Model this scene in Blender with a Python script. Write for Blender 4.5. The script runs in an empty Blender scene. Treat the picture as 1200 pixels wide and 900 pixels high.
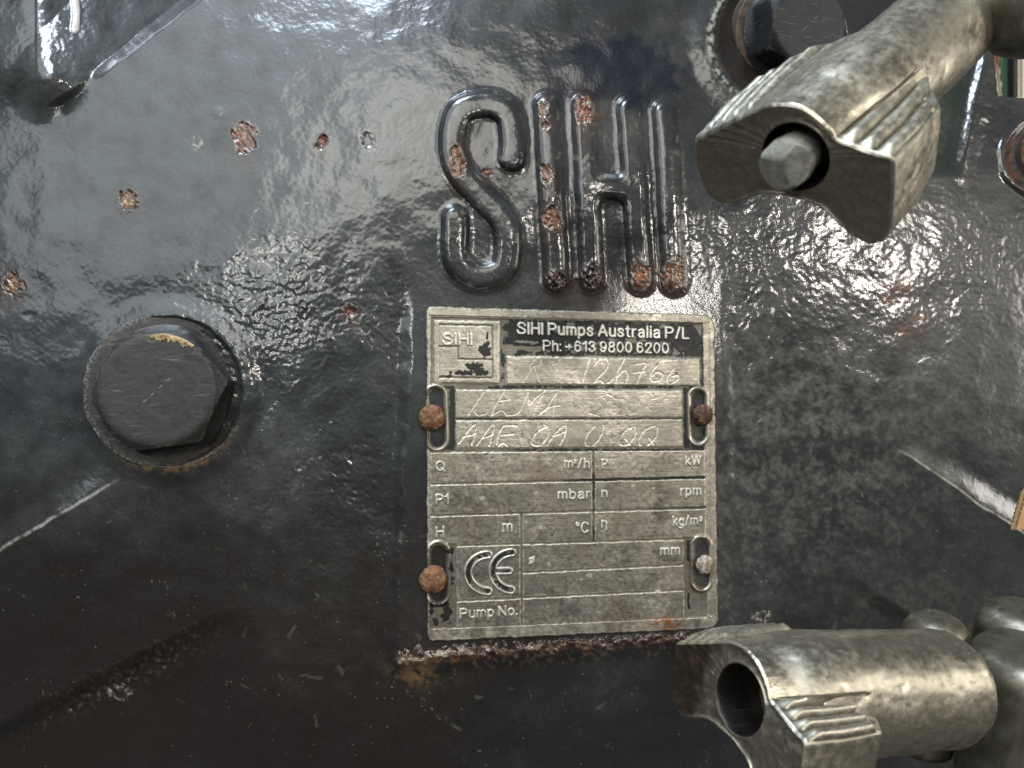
import bpy, math, random
import numpy as np
from mathutils import Matrix, Vector

# ------------------------------------------------------------------ units / camera
U = 0.0002            # one working unit = 0.2 mm
F = 900.0             # focal length in working units for a 1200 wide frame
D = 900.0             # lens to wall distance
TH = math.radians(11.0)
sc = bpy.context.scene
COL = sc.collection
RIGHT = np.array([math.cos(TH), -math.sin(TH), 0.0])
UPV = np.array([0.0, 0.0, 1.0])
FWD = np.array([math.sin(TH), math.cos(TH), 0.0])
CAM = -D * FWD

cam = bpy.data.cameras.new('camera')
camo = bpy.data.objects.new('camera', cam)
COL.objects.link(camo)
cam.sensor_width = 36.0
cam.lens = 27.0
cam.clip_start = 0.005
cam.clip_end = 50.0
camo.location = tuple(CAM * U)
camo.rotation_euler = (math.radians(90), 0, -TH)
cam.dof.use_dof = True
cam.dof.focus_distance = 0.176
cam.dof.aperture_fstop = 34.0
sc.camera = camo

w = bpy.data.worlds.new('World')
sc.world = w
w.use_nodes = True
w.node_tree.nodes['Background'].inputs[0].default_value = (0.95, 0.92, 0.88, 1)
w.node_tree.nodes['Background'].inputs[1].default_value = 0.085


def area(name, loc, target, sx, sy, power, col):
    l = bpy.data.lights.new(name, 'AREA')
    l.shape = 'RECTANGLE'
    l.size = sx
    l.size_y = sy
    l.energy = power
    l.color = col
    o = bpy.data.objects.new(name, l)
    COL.objects.link(o)
    o.location = loc
    o.rotation_euler = (Vector(target) - Vector(loc)).to_track_quat('-Z', 'Y').to_euler()
    return o


def lamp(name, az, el, dist, sx, sy, power, col):
    a, e = math.radians(az), math.radians(el)
    return area(name, (math.sin(a) * math.cos(e) * dist, -math.cos(a) * math.cos(e) * dist, math.sin(e) * dist), (0, 0, 0), sx, sy, power, col)


lamp('ceiling_panel_left', -40, 35, 1.7, 1.8, 1.4, 18, (0.90, 0.96, 1.0))
lamp('ceiling_panel_front', -2, 34, 1.8, 0.9, 0.8, 11, (1.0, 0.96, 0.87))
lamp('lamp_right', 52, 16, 1.5, 0.12, 0.12, 5.0, (1.0, 0.94, 0.84))
lamp('plate_fill', 22, 13, 1.6, 0.22, 0.08, 5.3, (1.0, 0.94, 0.84))  # unseen light added to brighten the nameplate, most at its top
lamp('lamp_left', -21, 13, 1.6, 0.14, 0.16, 2.6, (1.0, 0.97, 0.88))
lamp('wing_fill', 80, 6, 1.5, 0.35, 0.5, 3.5, (1.0, 0.95, 0.86))  # unseen light added to brighten the right side of the upper wing nut
lamp('port_glint_fill', -36, 70, 1.5, 0.45, 0.5, 22, (0.74, 0.86, 1.0))  # unseen light added for the bluish highlight on the port barrel

sc.view_settings.view_transform = 'Standard'
sc.view_settings.look = 'None'
sc.view_settings.exposure = 0.0
sc.view_settings.gamma = 1.0
sc.cycles.use_denoising = True
sc.cycles.max_bounces = 6


# ------------------------------------------------------------------ numpy helpers
def pos(px, py, h):
    """point seen at (px, py) of the frame, h units in front of the wall plane"""
    a = (px - 600.0) / F
    b = (450.0 - py) / F
    dx = FWD[0] + a * RIGHT[0]
    dy = FWD[1] + a * RIGHT[1]
    dz = b
    t = (-h - CAM[1]) / dy
    return np.stack([CAM[0] + t * dx, CAM[1] + t * dy, dz * t + 0 * dx], -1)


def ss(a, b, x):
    t = np.clip((x - a) / (b - a), 0, 1)
    return t * t * (3 - 2 * t)


_rng = np.random.RandomState(7)
_G = []
for _i in range(40):
    a_ = _rng.rand(256, 256) * 2 * np.pi
    _G.append((np.cos(a_), np.sin(a_)))


def perlin(x, y, k=0):
    gx, gy = _G[k % 40]
    x0 = np.floor(x).astype(int)
    y0 = np.floor(y).astype(int)
    fx = x - x0
    fy = y - y0
    u = fx * fx * fx * (fx * (fx * 6 - 15) + 10)
    v = fy * fy * fy * (fy * (fy * 6 - 15) + 10)

    def g(ix, iy, dx, dy):
        i = (ix & 255)
        j = (iy & 255)
        return gx[i, j] * dx + gy[i, j] * dy
    n00 = g(x0, y0, fx, fy)
    n10 = g(x0 + 1, y0, fx - 1, fy)
    n01 = g(x0, y0 + 1, fx, fy - 1)
    n11 = g(x0 + 1, y0 + 1, fx - 1, fy - 1)
    return ((n00 * (1 - u) + n10 * u) * (1 - v) + (n01 * (1 - u) + n11 * u) * v) * 1.5


def fbm(x, y, s, k=0, o=4):
    r = 0
    a = 1.0
    for i in range(o):
        r = r + a * perlin(x / s + 13.1 * i, y / s + 7.7 * i, k + i)
        a *= 0.5
        s = s / 2.03
    return r


def seg(X, Y, p, q):
    """distance to a segment and the place along it"""
    dx, dy = q[0] - p[0], q[1] - p[1]
    L2 = dx * dx + dy * dy + 1e-9
    t = np.clip(((X - p[0]) * dx + (Y - p[1]) * dy) / L2, 0, 1)
    return np.hypot(X - p[0] - t * dx, Y - p[1] - t * dy), t


def poly_dist(X, Y, pts):
    d = np.full(X.shape, 1e9)
    for p, q in zip(pts[:-1], pts[1:]):
        d = np.minimum(d, seg(X, Y, p, q)[0])
    return d


def spline(pts, n=8):
    """Catmull-Rom through the points"""
    P = np.array([pts[0]] + list(pts) + [pts[-1]], float)
    out = []
    for i in range(1, len(P) - 2):
        for t in np.linspace(0, 1, n, endpoint=False):
            a, b, c, d = P[i - 1], P[i], P[i + 1], P[i + 2]
            out.append(0.5 * (2 * b + (c - a) * t + (2 * a - 5 * b + 4 * c - d) * t * t + (3 * b - 3 * c + d - a) * t ** 3))
    out.append(P[-2])
    return [tuple(v) for v in out]


def quad(X, Y, pts):
    """signed distance (about) to a convex four-sided shape, negative inside; corners clockwise on screen"""
    d = np.full(X.shape, -1e9)
    n = len(pts)
    for i in range(n):
        p, q = pts[i], pts[(i + 1) % n]
        dx, dy = q[0] - p[0], q[1] - p[1]
        L = math.hypot(dx, dy)
        d = np.maximum(d, ((X - p[0]) * dy - (Y - p[1]) * dx) / L)
    return d


def grid_normals(P):
    gu = np.gradient(P, axis=1)
    gv = np.gradient(P, axis=0)
    n = np.cross(gv, gu)
    n /= np.linalg.norm(n, axis=2, keepdims=True) + 1e-20
    # make them look at the camera
    return n * np.where((n * (CAM - P)).sum(2, keepdims=True) < 0, -1, 1)


def emit(name, verts, quads, normals, mat, parent=None, attrs=None, origin=None):
    """one mesh object from arrays (already in metres)"""
    me = bpy.data.meshes.new(name)
    if origin is not None:
        verts = verts - np.array(origin)
    nv, nf = len(verts), len(quads)
    me.vertices.add(nv)
    me.vertices.foreach_set('co', verts.astype(np.float32).ravel())
    me.loops.add(nf * 4)
    me.loops.foreach_set('vertex_index', quads.astype(np.int32).ravel())
    me.polygons.add(nf)
    me.polygons.foreach_set('loop_start', np.arange(0, nf * 4, 4, dtype=np.int32))
    me.polygons.foreach_set('use_smooth', np.ones(nf, bool))
    me.update(calc_edges=True)
    if attrs:
        for k, v in attrs.items():
            if v.ndim == 2:
                at = me.attributes.new(k, 'FLOAT_COLOR', 'POINT')
                c = np.ones((nv, 4), np.float32)
                c[:, :3] = v
                at.data.foreach_set('color', c.ravel())
            else:
                at = me.attributes.new(k, 'FLOAT', 'POINT')
                at.data.foreach_set('value', v.astype(np.float32))
    if normals is not None:
        me.normals_split_custom_set_from_vertices(normals.astype(np.float32).tolist())
    me.materials.append(mat)
    o = bpy.data.objects.new(name, me)
    COL.objects.link(o)
    if origin is not None and parent is None:
        o.location = origin
    if parent is not None:
        o.parent = parent
    return o


def split_grid(P, N, facelabel, attrs, labels, mat, root, origin):
    """cuts one height field along its face labels into a mesh object for each part; labels: id -> (name, parent id)"""
    H, W = P.shape[:2]
    idx = np.arange(H * W).reshape(H, W)
    q = np.stack([idx[:-1, :-1], idx[1:, :-1], idx[1:, 1:], idx[:-1, 1:]], -1).reshape(-1, 4)
    fl = facelabel.ravel()
    Pf = P.reshape(-1, 3) * U
    Nf = N.reshape(-1, 3)
    made = {}
    for lid, (name, par) in labels.items():
        sel = q[fl == lid]
        if not len(sel):
            continue
        u, inv = np.unique(sel.ravel(), return_inverse=True)
        a = {k: (v.reshape(-1, 3)[u] if v.ndim == 3 else v.ravel()[u]) for k, v in attrs.items()}
        o = emit(name, Pf[u] - np.array(origin), inv.reshape(-1, 4), Nf[u], mat, made.get(par, root), a)
        made[lid] = o
    return made


def tag(o, label=None, cat=None, group=None, kind=None):
    if label: o['label'] = label
    if cat: o['category'] = cat
    if group: o['group'] = group
    if kind: o['kind'] = kind
    return o


def thing(name, label, cat, loc, group=None):
    o = bpy.data.objects.new(name, None)
    o.empty_display_size = 0.01
    COL.objects.link(o)
    o.location = loc
    return tag(o, label, cat, group)


# ------------------------------------------------------------------ materials
def new_mat(name):
    m = bpy.data.materials.new(name)
    m.use_nodes = True
    nt = m.node_tree
    return m, nt, nt.nodes['Principled BSDF']


def noise(nt, scale, detail=4, rough=0.6, co=None):
    n = nt.nodes.new('ShaderNodeTexNoise')
    n.inputs['Scale'].default_value = scale
    n.inputs['Detail'].default_value = detail
    n.inputs['Roughness'].default_value = rough
    if co: nt.links.new(co, n.inputs['Vector'])
    return n


def ramp(nt, src, stops):
    r = nt.nodes.new('ShaderNodeValToRGB')
    while len(r.color_ramp.elements) < len(stops):
        r.color_ramp.elements.new(0.5)
    for e, (p, c) in zip(r.color_ramp.elements, stops):
        e.position = p
        e.color = (*c, 1) if len(c) == 3 else c
    nt.links.new(src, r.inputs[0])
    return r


def mul(nt, a, b, blend='MULTIPLY', fac=1.0):
    m = nt.nodes.new('ShaderNodeMix')
    m.data_type = 'RGBA'
    m.blend_type = blend
    if hasattr(fac, 'name'):
        nt.links.new(fac, m.inputs[0])
    else:
        m.inputs[0].default_value = fac
    nt.links.new(a, m.inputs[6])
    nt.links.new(b, m.inputs[7])
    return m.outputs[2]


def bump(nt, srcs, bsdf):
    prev = None
    for src, dist, st in srcs:
        b = nt.nodes.new('ShaderNodeBump')
        b.inputs['Distance'].default_value = dist
        b.inputs['Strength'].default_value = st
        nt.links.new(src, b.inputs['Height'])
        if prev: nt.links.new(prev, b.inputs['Normal'])
        prev = b.outputs[0]
    nt.links.new(prev, bsdf.inputs['Normal'])


def geo_co(nt):
    return nt.nodes.new('ShaderNodeTexCoord').outputs['Object']


def attr_mat(name, fine=900.0, bumpd=0.00004, bstr=0.5, mid=260.0, midd=0.0001, mstr=0.3, vary=(0.75, 1.25)):
    m, nt, b = new_mat(name)
    co = geo_co(nt)
    a = nt.nodes.new('ShaderNodeAttribute'); a.attribute_name = 'Col'
    r = nt.nodes.new('ShaderNodeAttribute'); r.attribute_name = 'Rgh'
    me = nt.nodes.new('ShaderNodeAttribute'); me.attribute_name = 'Met'
    n = noise(nt, fine, 5, 0.65, co)
    n2 = noise(nt, mid, 4, 0.6, co)
    rm = ramp(nt, n.outputs[0], [(0.3, (vary[0],) * 3), (0.7, (vary[1],) * 3)])
    c = mul(nt, a.outputs['Color'], rm.outputs[0])
    nt.links.new(c, b.inputs['Base Color'])
    mr = nt.nodes.new('ShaderNodeMath'); mr.operation = 'MULTIPLY_ADD'
    nt.links.new(n.outputs[0], mr.inputs[0]); mr.inputs[1].default_value = 0.22
    sb = nt.nodes.new('ShaderNodeMath'); sb.operation = 'SUBTRACT'
    nt.links.new(r.outputs['Fac'], sb.inputs[0]); sb.inputs[1].default_value = 0.11
    nt.links.new(sb.outputs[0], mr.inputs[2])
    nt.links.new(mr.outputs[0], b.inputs['Roughness'])
    nt.links.new(me.outputs['Fac'], b.inputs['Metallic'])
    bump(nt, [(n2.outputs[0], midd, mstr), (n.outputs[0], bumpd, bstr)], b)
    nt.links.new(b.inputs['Normal'].links[0].from_socket, b.inputs['Coat Normal'])
    return m


M_casing = attr_mat('charcoal_enamel_on_cast_iron', 2600.0, 0.00003, 0.35, 1000.0, 0.00012, 0.45, (0.65, 1.35))
_b = M_casing.node_tree.nodes['Principled BSDF']
_b.inputs['Coat Weight'].default_value = 0.9
_b.inputs['Coat Roughness'].default_value = 0.085
_b.inputs['Specular IOR Level'].default_value = 0.30
M_plate = attr_mat('worn_nameplate_metal', 2600.0, 0.00003, 0.3, 500.0, 0.0001, 0.15, (0.86, 1.12))
M_cast = attr_mat('cast_stainless_steel', 1900.0, 0.00004, 0.35, 420.0, 0.0001, 0.2, (0.82, 1.15))


def simple_mat(name, c1, c2, scale, rough, metal=0.0, bd=0.0002, bs=0.5, c3=None, spec=0.5, wearc=None):
    m, nt, b = new_mat(name)
    co = geo_co(nt)
    n = noise(nt, scale, 6, 0.65, co)
    st = [(0.35, c1), (0.65, c2)] if c3 is None else [(0.3, c1), (0.5, c2), (0.7, c3)]
    r = ramp(nt, n.outputs[0], st)
    nt.links.new(r.outputs[0], b.inputs['Base Color'])
    b.inputs['Roughness'].default_value = rough
    b.inputs['Metallic'].default_value = metal
    n2 = noise(nt, scale * 3, 4, 0.6, co)
    b.inputs['Specular IOR Level'].default_value = spec
    if wearc:
        ge = nt.nodes.new('ShaderNodeNewGeometry')
        pr = ramp(nt, ge.outputs['Pointiness'], [(0.515, (0, 0, 0)), (0.56, (1, 1, 1))])
        nw = noise(nt, 1400, 4, 0.7, co)
        wr_ = ramp(nt, nw.outputs[0], [(0.46, (0, 0, 0)), (0.6, (1, 1, 1))])
        mk = mul(nt, pr.outputs[0], wr_.outputs[0])
        mp = nt.nodes.new('ShaderNodeMapping'); mp.inputs['Scale'].default_value = (0.12, 1.0, 0.5); mp.inputs['Rotation'].default_value = (0, 0, 0.15)
        nt.links.new(co, mp.inputs[0])
        ns = noise(nt, 1500, 4, 0.7, mp.outputs[0])
        sr = ramp(nt, ns.outputs[0], [(0.58, (0, 0, 0)), (0.74, (0.5, 0.5, 0.5))])
        ad = mul(nt, mk, sr.outputs[0], 'LIGHTEN')
        wc = nt.nodes.new('ShaderNodeRGB'); wc.outputs[0].default_value = (*wearc, 1)
        nt.links.new(mul(nt, r.outputs[0], wc.outputs[0], 'MIX', ad), b.inputs['Base Color'])
    bump(nt, [(n.outputs[0], bd, bs), (n2.outputs[0], bd * 0.3, bs)], b)
    return m


M_bolt = simple_mat('dark_painted_bolt', (0.014, 0.015, 0.016), (0.034, 0.034, 0.034), 220, 0.42, 0.0, 0.0004, 0.45, (0.028, 0.027, 0.025), 0.34, (0.22, 0.21, 0.19))
M_boltnavy = simple_mat('navy_painted_bolt', (0.010, 0.012, 0.016), (0.022, 0.023, 0.026), 160, 0.46, 0.0, 0.0003, 0.3, None, 0.22, (0.14, 0.15, 0.16))
M_rust = simple_mat('rust', (0.045, 0.018, 0.009), (0.16, 0.075, 0.034), 900, 0.85, 0.0, 0.0003, 1.0, (0.30, 0.19, 0.11))
M_rustdark = simple_mat('dark_rust', (0.020, 0.010, 0.007), (0.07, 0.032, 0.018), 700, 0.8, 0.0, 0.0003, 1.0, (0.22, 0.13, 0.07))
M_rustpale = simple_mat('corroded_pale_metal', (0.05, 0.03, 0.02), (0.25, 0.2, 0.15), 800, 0.6, 0.2, 0.0003, 1.0, (0.6, 0.56, 0.5))
M_ochre = simple_mat('ochre_worn_paint', (0.05, 0.035, 0.02), (0.30, 0.20, 0.08), 900, 0.6, 0.0, 0.0002, 0.8, (0.6, 0.52, 0.34))
M_stud = simple_mat('grey_green_steel_stud', (0.24, 0.24, 0.20), (0.50, 0.50, 0.43), 500, 0.42, 0.5, 0.0002, 0.5)
M_dirtrim = simple_mat('brown_rubber_washer', (0.02, 0.014, 0.009), (0.09, 0.06, 0.035), 500, 0.75, 0.0, 0.0002, 0.8)
M_green = simple_mat('green_paint', (0.02, 0.06, 0.035), (0.03, 0.08, 0.05), 20, 0.6)
M_orange = simple_mat('orange_paint', (0.30, 0.07, 0.02), (0.40, 0.10, 0.04), 20, 0.6)
M_cream = simple_mat('cream_paint', (0.55, 0.48, 0.38), (0.65, 0.58, 0.48), 20, 0.6)
M_black = simple_mat('black_rubber', (0.01, 0.01, 0.01), (0.02, 0.02, 0.02), 50, 0.7)
M_wood = simple_mat('pale_wood', (0.42, 0.24, 0.09), (0.58, 0.38, 0.18), 40, 0.6)
M_wall = simple_mat('dim_grey_wall', (0.05, 0.055, 0.05), (0.08, 0.08, 0.075), 3, 0.8)

# ================================================================== PUMP CASING
step = 1.5
xs = np.concatenate([np.linspace(-430, -14, 34, endpoint=False), np.arange(-14, 1214, step), np.linspace(1216, 1560, 30)])
ys = np.concatenate([np.linspace(-380, -14, 30, endpoint=False), np.arange(-14, 914, step), np.linspace(916, 1240, 28)])
X, Y = np.meshgrid(xs, ys)


def base_h(X, Y):
    r = np.hypot(X - 640, (Y - 520) * 1.05)
    q = np.maximum(0, r - 260)
    q = np.where(q > 520, 520 + (q - 520) * 0.4, q)
    return -0.00050 * q * q


H = base_h(X, Y)
# warp used to make everything a little hand made
wx = fbm(X, Y, 40, 3, 3)
wy = fbm(X, Y, 40, 7, 3)
Xw = X + wx * 2.0
Yw = Y + wy * 2.0
# cast lumps under thick brushed enamel
reg = (0.37 + 0.95 * np.exp(-(((X - 340) / 150) ** 2 + ((Y - 365) / 60) ** 2))
       + 0.55 * np.exp(-(((X - 860) / 110) ** 2 + ((Y - 300) / 80) ** 2))
       + 0.6 * np.exp(-(((X - 1150) / 110) ** 2 + ((Y - 310) / 70) ** 2))
       + 0.7 * np.exp(-(((X - 410) / 60) ** 2 + ((Y - 560) / 60) ** 2))
       + 0.9 * np.exp(-(((X - 1180) / 50) ** 2 + ((Y - 130) / 40) ** 2))
       + 0.6 * np.exp(-(((X - 50) / 60) ** 2 + ((Y - 60) / 80) ** 2)))
navy = ss(0.0, 1.0, (1 - np.hypot((X - 722) / 92, (Y - 82) / 50)) * 3 + fbm(X, Y, 25, 5, 3) * 0.7)
ang = 0.6 * fbm(X, Y, 160, 11, 2)
Xa = X * np.cos(ang) + Y * np.sin(ang)
Ya = -X * np.sin(ang) + Y * np.cos(ang)
lump = (0.34 * perlin(X / 16 + wx * 0.25, Y / 13 + wy * 0.25, 1) + 0.33 * perlin(X / 8 + wx * 0.4, Y / 6.8 + wy * 0.4, 2)
        + 0.34 * perlin(X / 5.0, Y / 4.4, 4))
H = H + lump * reg * (1 - 0.75 * navy)
H = H + 1.5 * fbm(X, Y, 150, 20, 3) + 0.9 * fbm(X, Y, 42, 24, 2)

# --- port barrel at the upper left
wr = np.clip(172 - 1.28 * Y + 3 * wx, 12, 400)
tx_ = np.where(X > 42, (X - 42) / wr, (42 - X) / 120.0)
lr = ss(15, 60, X)
pin = ss(150, 50, Y) * (1 - lr) + ss(152, 84, Y) * lr
dropr = 0.86 * 6 * np.log1p(np.exp(np.clip((X - 50) / 6, -30, 30)))
dropl = 0.60 * 15 * np.log1p(np.exp(np.clip((26 - X) / 15, -30, 30)))
dropl = 45 * (1 - np.exp(-dropl / 45))
crest = 26 - dropr + 0.25 * np.clip(Y, -200, 90)
wallw = ss(1.0 + 22 / wr, 1.0, tx_)
H = H + pin * np.where(X > 42, crest * wallw, (crest - dropl) * ss(1.1, 0.3, tx_))
porttop = (pin > 0.3) & (tx_ < 1.02)

# --- ribs going down to both sides
def rib(H, L1a, L1b, L2a, L2b, A, side):
    # L1: upper bright edge, L2: lower edge; a = inner end, b = outer end
    def sd(a, b):
        dx, dy = b[0] - a[0], b[1] - a[1]
        L = math.hypot(dx, dy)
        dx /= L; dy /= L
        nx, ny = (-dy, dx) if side > 0 else (dy, -dx)      # pointing down
        if ny < 0: nx, ny = -nx, -ny
        return (Xw - a[0]) * nx + (Yw - a[1]) * ny, (X - a[0]) * dx + (Y - a[1]) * dy
    d1, s1 = sd(L1a, L1b)
    d2, s2 = sd(L2a, L2b)
    a1 = ss(-25, 150, s1)
    a2 = ss(-10, 150, s2)
    up = ss(-34, 0, d1) ** 1.5                 # rises to the edge
    down = 1 - 0.95 * ss(0, 150, d1)                 # face leans back downwards
    H = H + A * a1 * np.where(d1 < 0, up, down)
    H = H - 30 * a2 * ss(-6, 16, d2) * (1 - 0.6 * ss(40, 260, d2))
    return H, d1, s1, d2, s2


H, dl1, sl1, dl2, sl2 = rib(H, (150, 556), (0, 645), (285, 708), (0, 852), 15, -1)
H, dr1, sr1, dr2, sr2 = rib(H, (1046, 522), (1200, 627), (978, 664), (1100, 748), 10, 1)

# --- pad behind the nameplate
dpad = quad(Xw, Yw, [(484, 348), (846, 356), (856, 752), (466, 778)])
dside = quad(Xw, Yw, [(487, 200), (846, 200), (856, 752), (466, 778)])
padm = (1 - ss(-5, 15, dside)) * ss(300, 455, Y)
PADH = 8.0
flat = (1 - ss(-6, 22, dside)) * ss(270, 350, Y)
H = H * (1 - 0.85 * flat) + PADH * padm
# crust where the pad has rusted below the plate
crustd, _t = seg(X, Y, (474, 772), (842, 744))
crn = fbm(X, Y, 9, 14, 3)
crust = np.clip(1 - crustd / np.clip(7 + 7 * crn + 4 * ss(640, 480, X), 2, 30), 0, 1)
H = H + crust * (3.5 + 5.5 * crn)

# --- cast letters
LET = []
S_pts = spline([(600, 183), (601, 158), (595, 133), (578, 121), (556, 121), (538, 130), (531, 150), (531, 180), (541, 203),
                (562, 226), (583, 247), (594, 268), (595, 296), (588, 315), (566, 323), (545, 316), (534, 298), (533, 254)], 6)
S_pts = [(x, y + 1.5) for x, y in S_pts]
LET.append([S_pts])
LET.append([[(640, 124), (652, 329)]])
LET.append([[(684, 124), (693, 328)], [(737, 127), (751, 329)], [(695, 219), (735, 220)]])
LET.append([[(779, 130), (790, 330)]])
hw = [17.6, 17.0, 16.3, 16.3]
lett_lab = np.zeros(X.shape, int)
lett_mask = np.zeros(X.shape)
for i, L in enumerate(LET):
    d = np.full(X.shape, 1e9)
    for pl in L:
        dn = poly_dist(X + wx * 0.9, Y + wy * 0.9, pl)
        kq = 16.0
        hq = np.clip(0.5 + 0.5 * (d - dn) / kq, 0, 1)
        d = np.where(np.abs(d) > 1e8, dn, d * (1 - hq) + dn * hq - kq * hq * (1 - hq) * 0.8)
    d = np.maximum(d, 0)
    ex = 3.8 if i == 0 else 2.6
    prof = (1 - np.clip(d / (hw[i] - 1.5), 0, 1) ** ex) ** 0.8
    prof = prof + 0.10 * ss(hw[i] + 5, hw[i] - 2, d) * (1 - prof)
    hh = (10.5 if i == 0 else 12.0)
    if i == 2: prof = np.minimum(prof, 0.93 + 0.02 * wx)
    H = H + hh * prof
    lett_mask = np.maximum(lett_mask, prof)
    lett_lab[d < hw[i] + 1] = i + 1

# --- spot faces round the bolts
def boss(H, cx, cy, R, hh, wid, k):
    d = np.hypot(X - cx, Y - cy) + 1.3 * fbm(X, Y, 18, k, 2)
    a = np.arctan2(Y - cy, X - cx)
    H = H + hh * ss(R + wid, R + 5, d) * (d >= R - 30)
    H = np.where(d < R + 1.5, H - (hh + 2) * ss(R + 2.5, R - 2, d), H)
    return H, d, a


h_b1 = float(base_h(np.array(197.), np.array(457.)))
H, db1, ab1 = boss(H, 197, 458, 86, 6, 30, 30)
H, db2, ab2 = boss(H, 914, 46, 77, 6, 36, 31)
H, db3, ab3 = boss(H, 1222, 182, 42, 6, 14, 32)
# bracket web under the upper wing nut
dweb, tweb = seg(Xw, Yw, (1168, 20), (1133, 205))
H = H + 11 * ss(17, 1, dweb) * (1 - 0.85 * tweb ** 2)
webin = ss(0, 30, -(quad(X, Y, [(1000, 40), (1160, 40), (1128, 208), (990, 214)])))
H = H - 10 * webin

# --- rust chips, pits, drips: (x, y, rx, ry, kind)
col = np.zeros(X.shape + (3,))
n_big = fbm(X, Y, 130, 2, 4)
n_mid = fbm(X, Y, 34, 9, 4)
n_fine = fbm(X, Y, 7, 15, 3)


def mixc(col, c, m):
    m = np.clip(m, 0, 1)[..., None]
    return col * (1 - m) + np.array(c) * m


col[:] = (0.0195, 0.021, 0.0225)
col = mixc(col, (0.030, 0.032, 0.033), ss(-0.4, 0.6, n_big + 0.3 * n_mid) * 0.7)
# dust film on the lower right and middle
dust = np.clip(np.exp(-(((X - 930) / 190) ** 2 + ((Y - 500) / 170) ** 2)) * 1.0 + 0.35 * ss(0, 0.7, n_big), 0, 1) * ss(-0.5, 0.9, 0.35 * n_mid + 0.55 * n_fine + 0.5 * fbm(X, Y, 15, 28, 3))
col = mixc(col, (0.098, 0.096, 0.084), dust * 0.9)
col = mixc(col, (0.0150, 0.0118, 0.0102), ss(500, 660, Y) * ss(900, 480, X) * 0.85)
col = mixc(col, (0.052, 0.063, 0.066), ss(760, 200, Y) * ss(760, 150, X) * ss(-1.1, 0.5, n_mid) * 0.75)  # grey sheen of the upper left put into the colour
col = mixc(col, (0.007, 0.0095, 0.017), navy * 0.9)
# dark greenish tint near the bracket
col = mixc(col, (0.012, 0.022, 0.016), webin * 0.8)
rgh = 0.36 + 0.05 * n_big + 0.05 * dust + 0.05 * n_mid - 0.07 * np.clip(reg - 0.4, 0, 1)
rgh = rgh + 0.10 * ss(360, 60, Y) * ss(600, 300, X)
rgh = rgh + 0.06 * ss(520, 700, Y)
rgh = rgh - 0.08 * navy
# pale flecks: tiny dust specks and worn points on the lower part
fl = perlin(X / 2.9, Y / 2.9, 33) + 0.5 * perlin(X / 6, Y / 6, 34)
flm = ss(0.93, 1.15, fl + 0.28 * perlin(X / 60, Y / 60, 35)) * (0.4 + 0.6 * ss(300, 560, Y))
col = mixc(col, (0.22, 0.21, 0.18), flm * 0.6)
# fine hair scratches on the lower part
for k in range(150):
    cx = random.uniform(480, 1190) if k % 3 else random.uniform(100, 480)
    cy = random.uniform(330, 880)
    a = random.uniform(0, math.pi)
    L = random.uniform(2, 7)
    x0, x1 = int(np.searchsorted(xs, cx - 12)), int(np.searchsorted(xs, cx + 12))
    y0, y1 = int(np.searchsorted(ys, cy - 12)), int(np.searchsorted(ys, cy + 12))
    sx, sy = X[y0:y1, x0:x1], Y[y0:y1, x0:x1]
    d, _ = seg(sx, sy, (cx - L * math.cos(a), cy - L * math.sin(a)), (cx + L * math.cos(a), cy + L * math.sin(a)))
    d = d + 2.2 * wx[y0:y1, x0:x1] + 0.8 * n_fine[y0:y1, x0:x1]
    col[y0:y1, x0:x1] = mixc(col[y0:y1, x0:x1], (0.16, 0.16, 0.14), ss(1.5, 0.3, d) * random.uniform(0.08, 0.3))
RUST = (0.135, 0.058, 0.033)
RUST2 = (0.30, 0.145, 0.08)
DRUST = (0.035, 0.014, 0.010)
BARE = (0.42, 0.38, 0.31)
spots = [(286, 161, 13, 18, 'r'), (254, 132, 11, 10, 'p'), (231, 167, 6, 9, 'b'), (377, 167, 7, 8, 'rp'), (431, 165, 10, 12, 'bp'),
         (150, 235, 12, 11, 'o'), (14, 333, 12, 13, 'o'), (35, 370, 10, 6, 'p'), (411, 364, 7, 7, 'rp'),
         (536, 189, 9, 17, 'r'), (571, 202, 6, 5, 'r'), (637, 128, 6, 12, 'o'), (638, 148, 5, 5, 'r'), (641, 205, 7, 13, 'r'),
         (648, 257, 12, 14, 'r'), (685, 130, 11, 15, 'r'), (652, 329, 13, 12, 'd'), (694, 326, 14, 15, 'd'),
         (751, 325, 12, 17, 'r'), (790, 324, 14, 17, 'r'), (795, 318, 6, 14, 'o'),
         (1055, 335, 14, 10, 'rf'), (1040, 352, 8, 8, 'rf'), (1078, 372, 9, 9, 'rf'), (1060, 385, 10, 7, 'rf'), (1040, 300, 10, 5, 'rf'),
         (893, 722, 10, 7, 'b'), (140, 812, 13, 8, 'b')]
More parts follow.
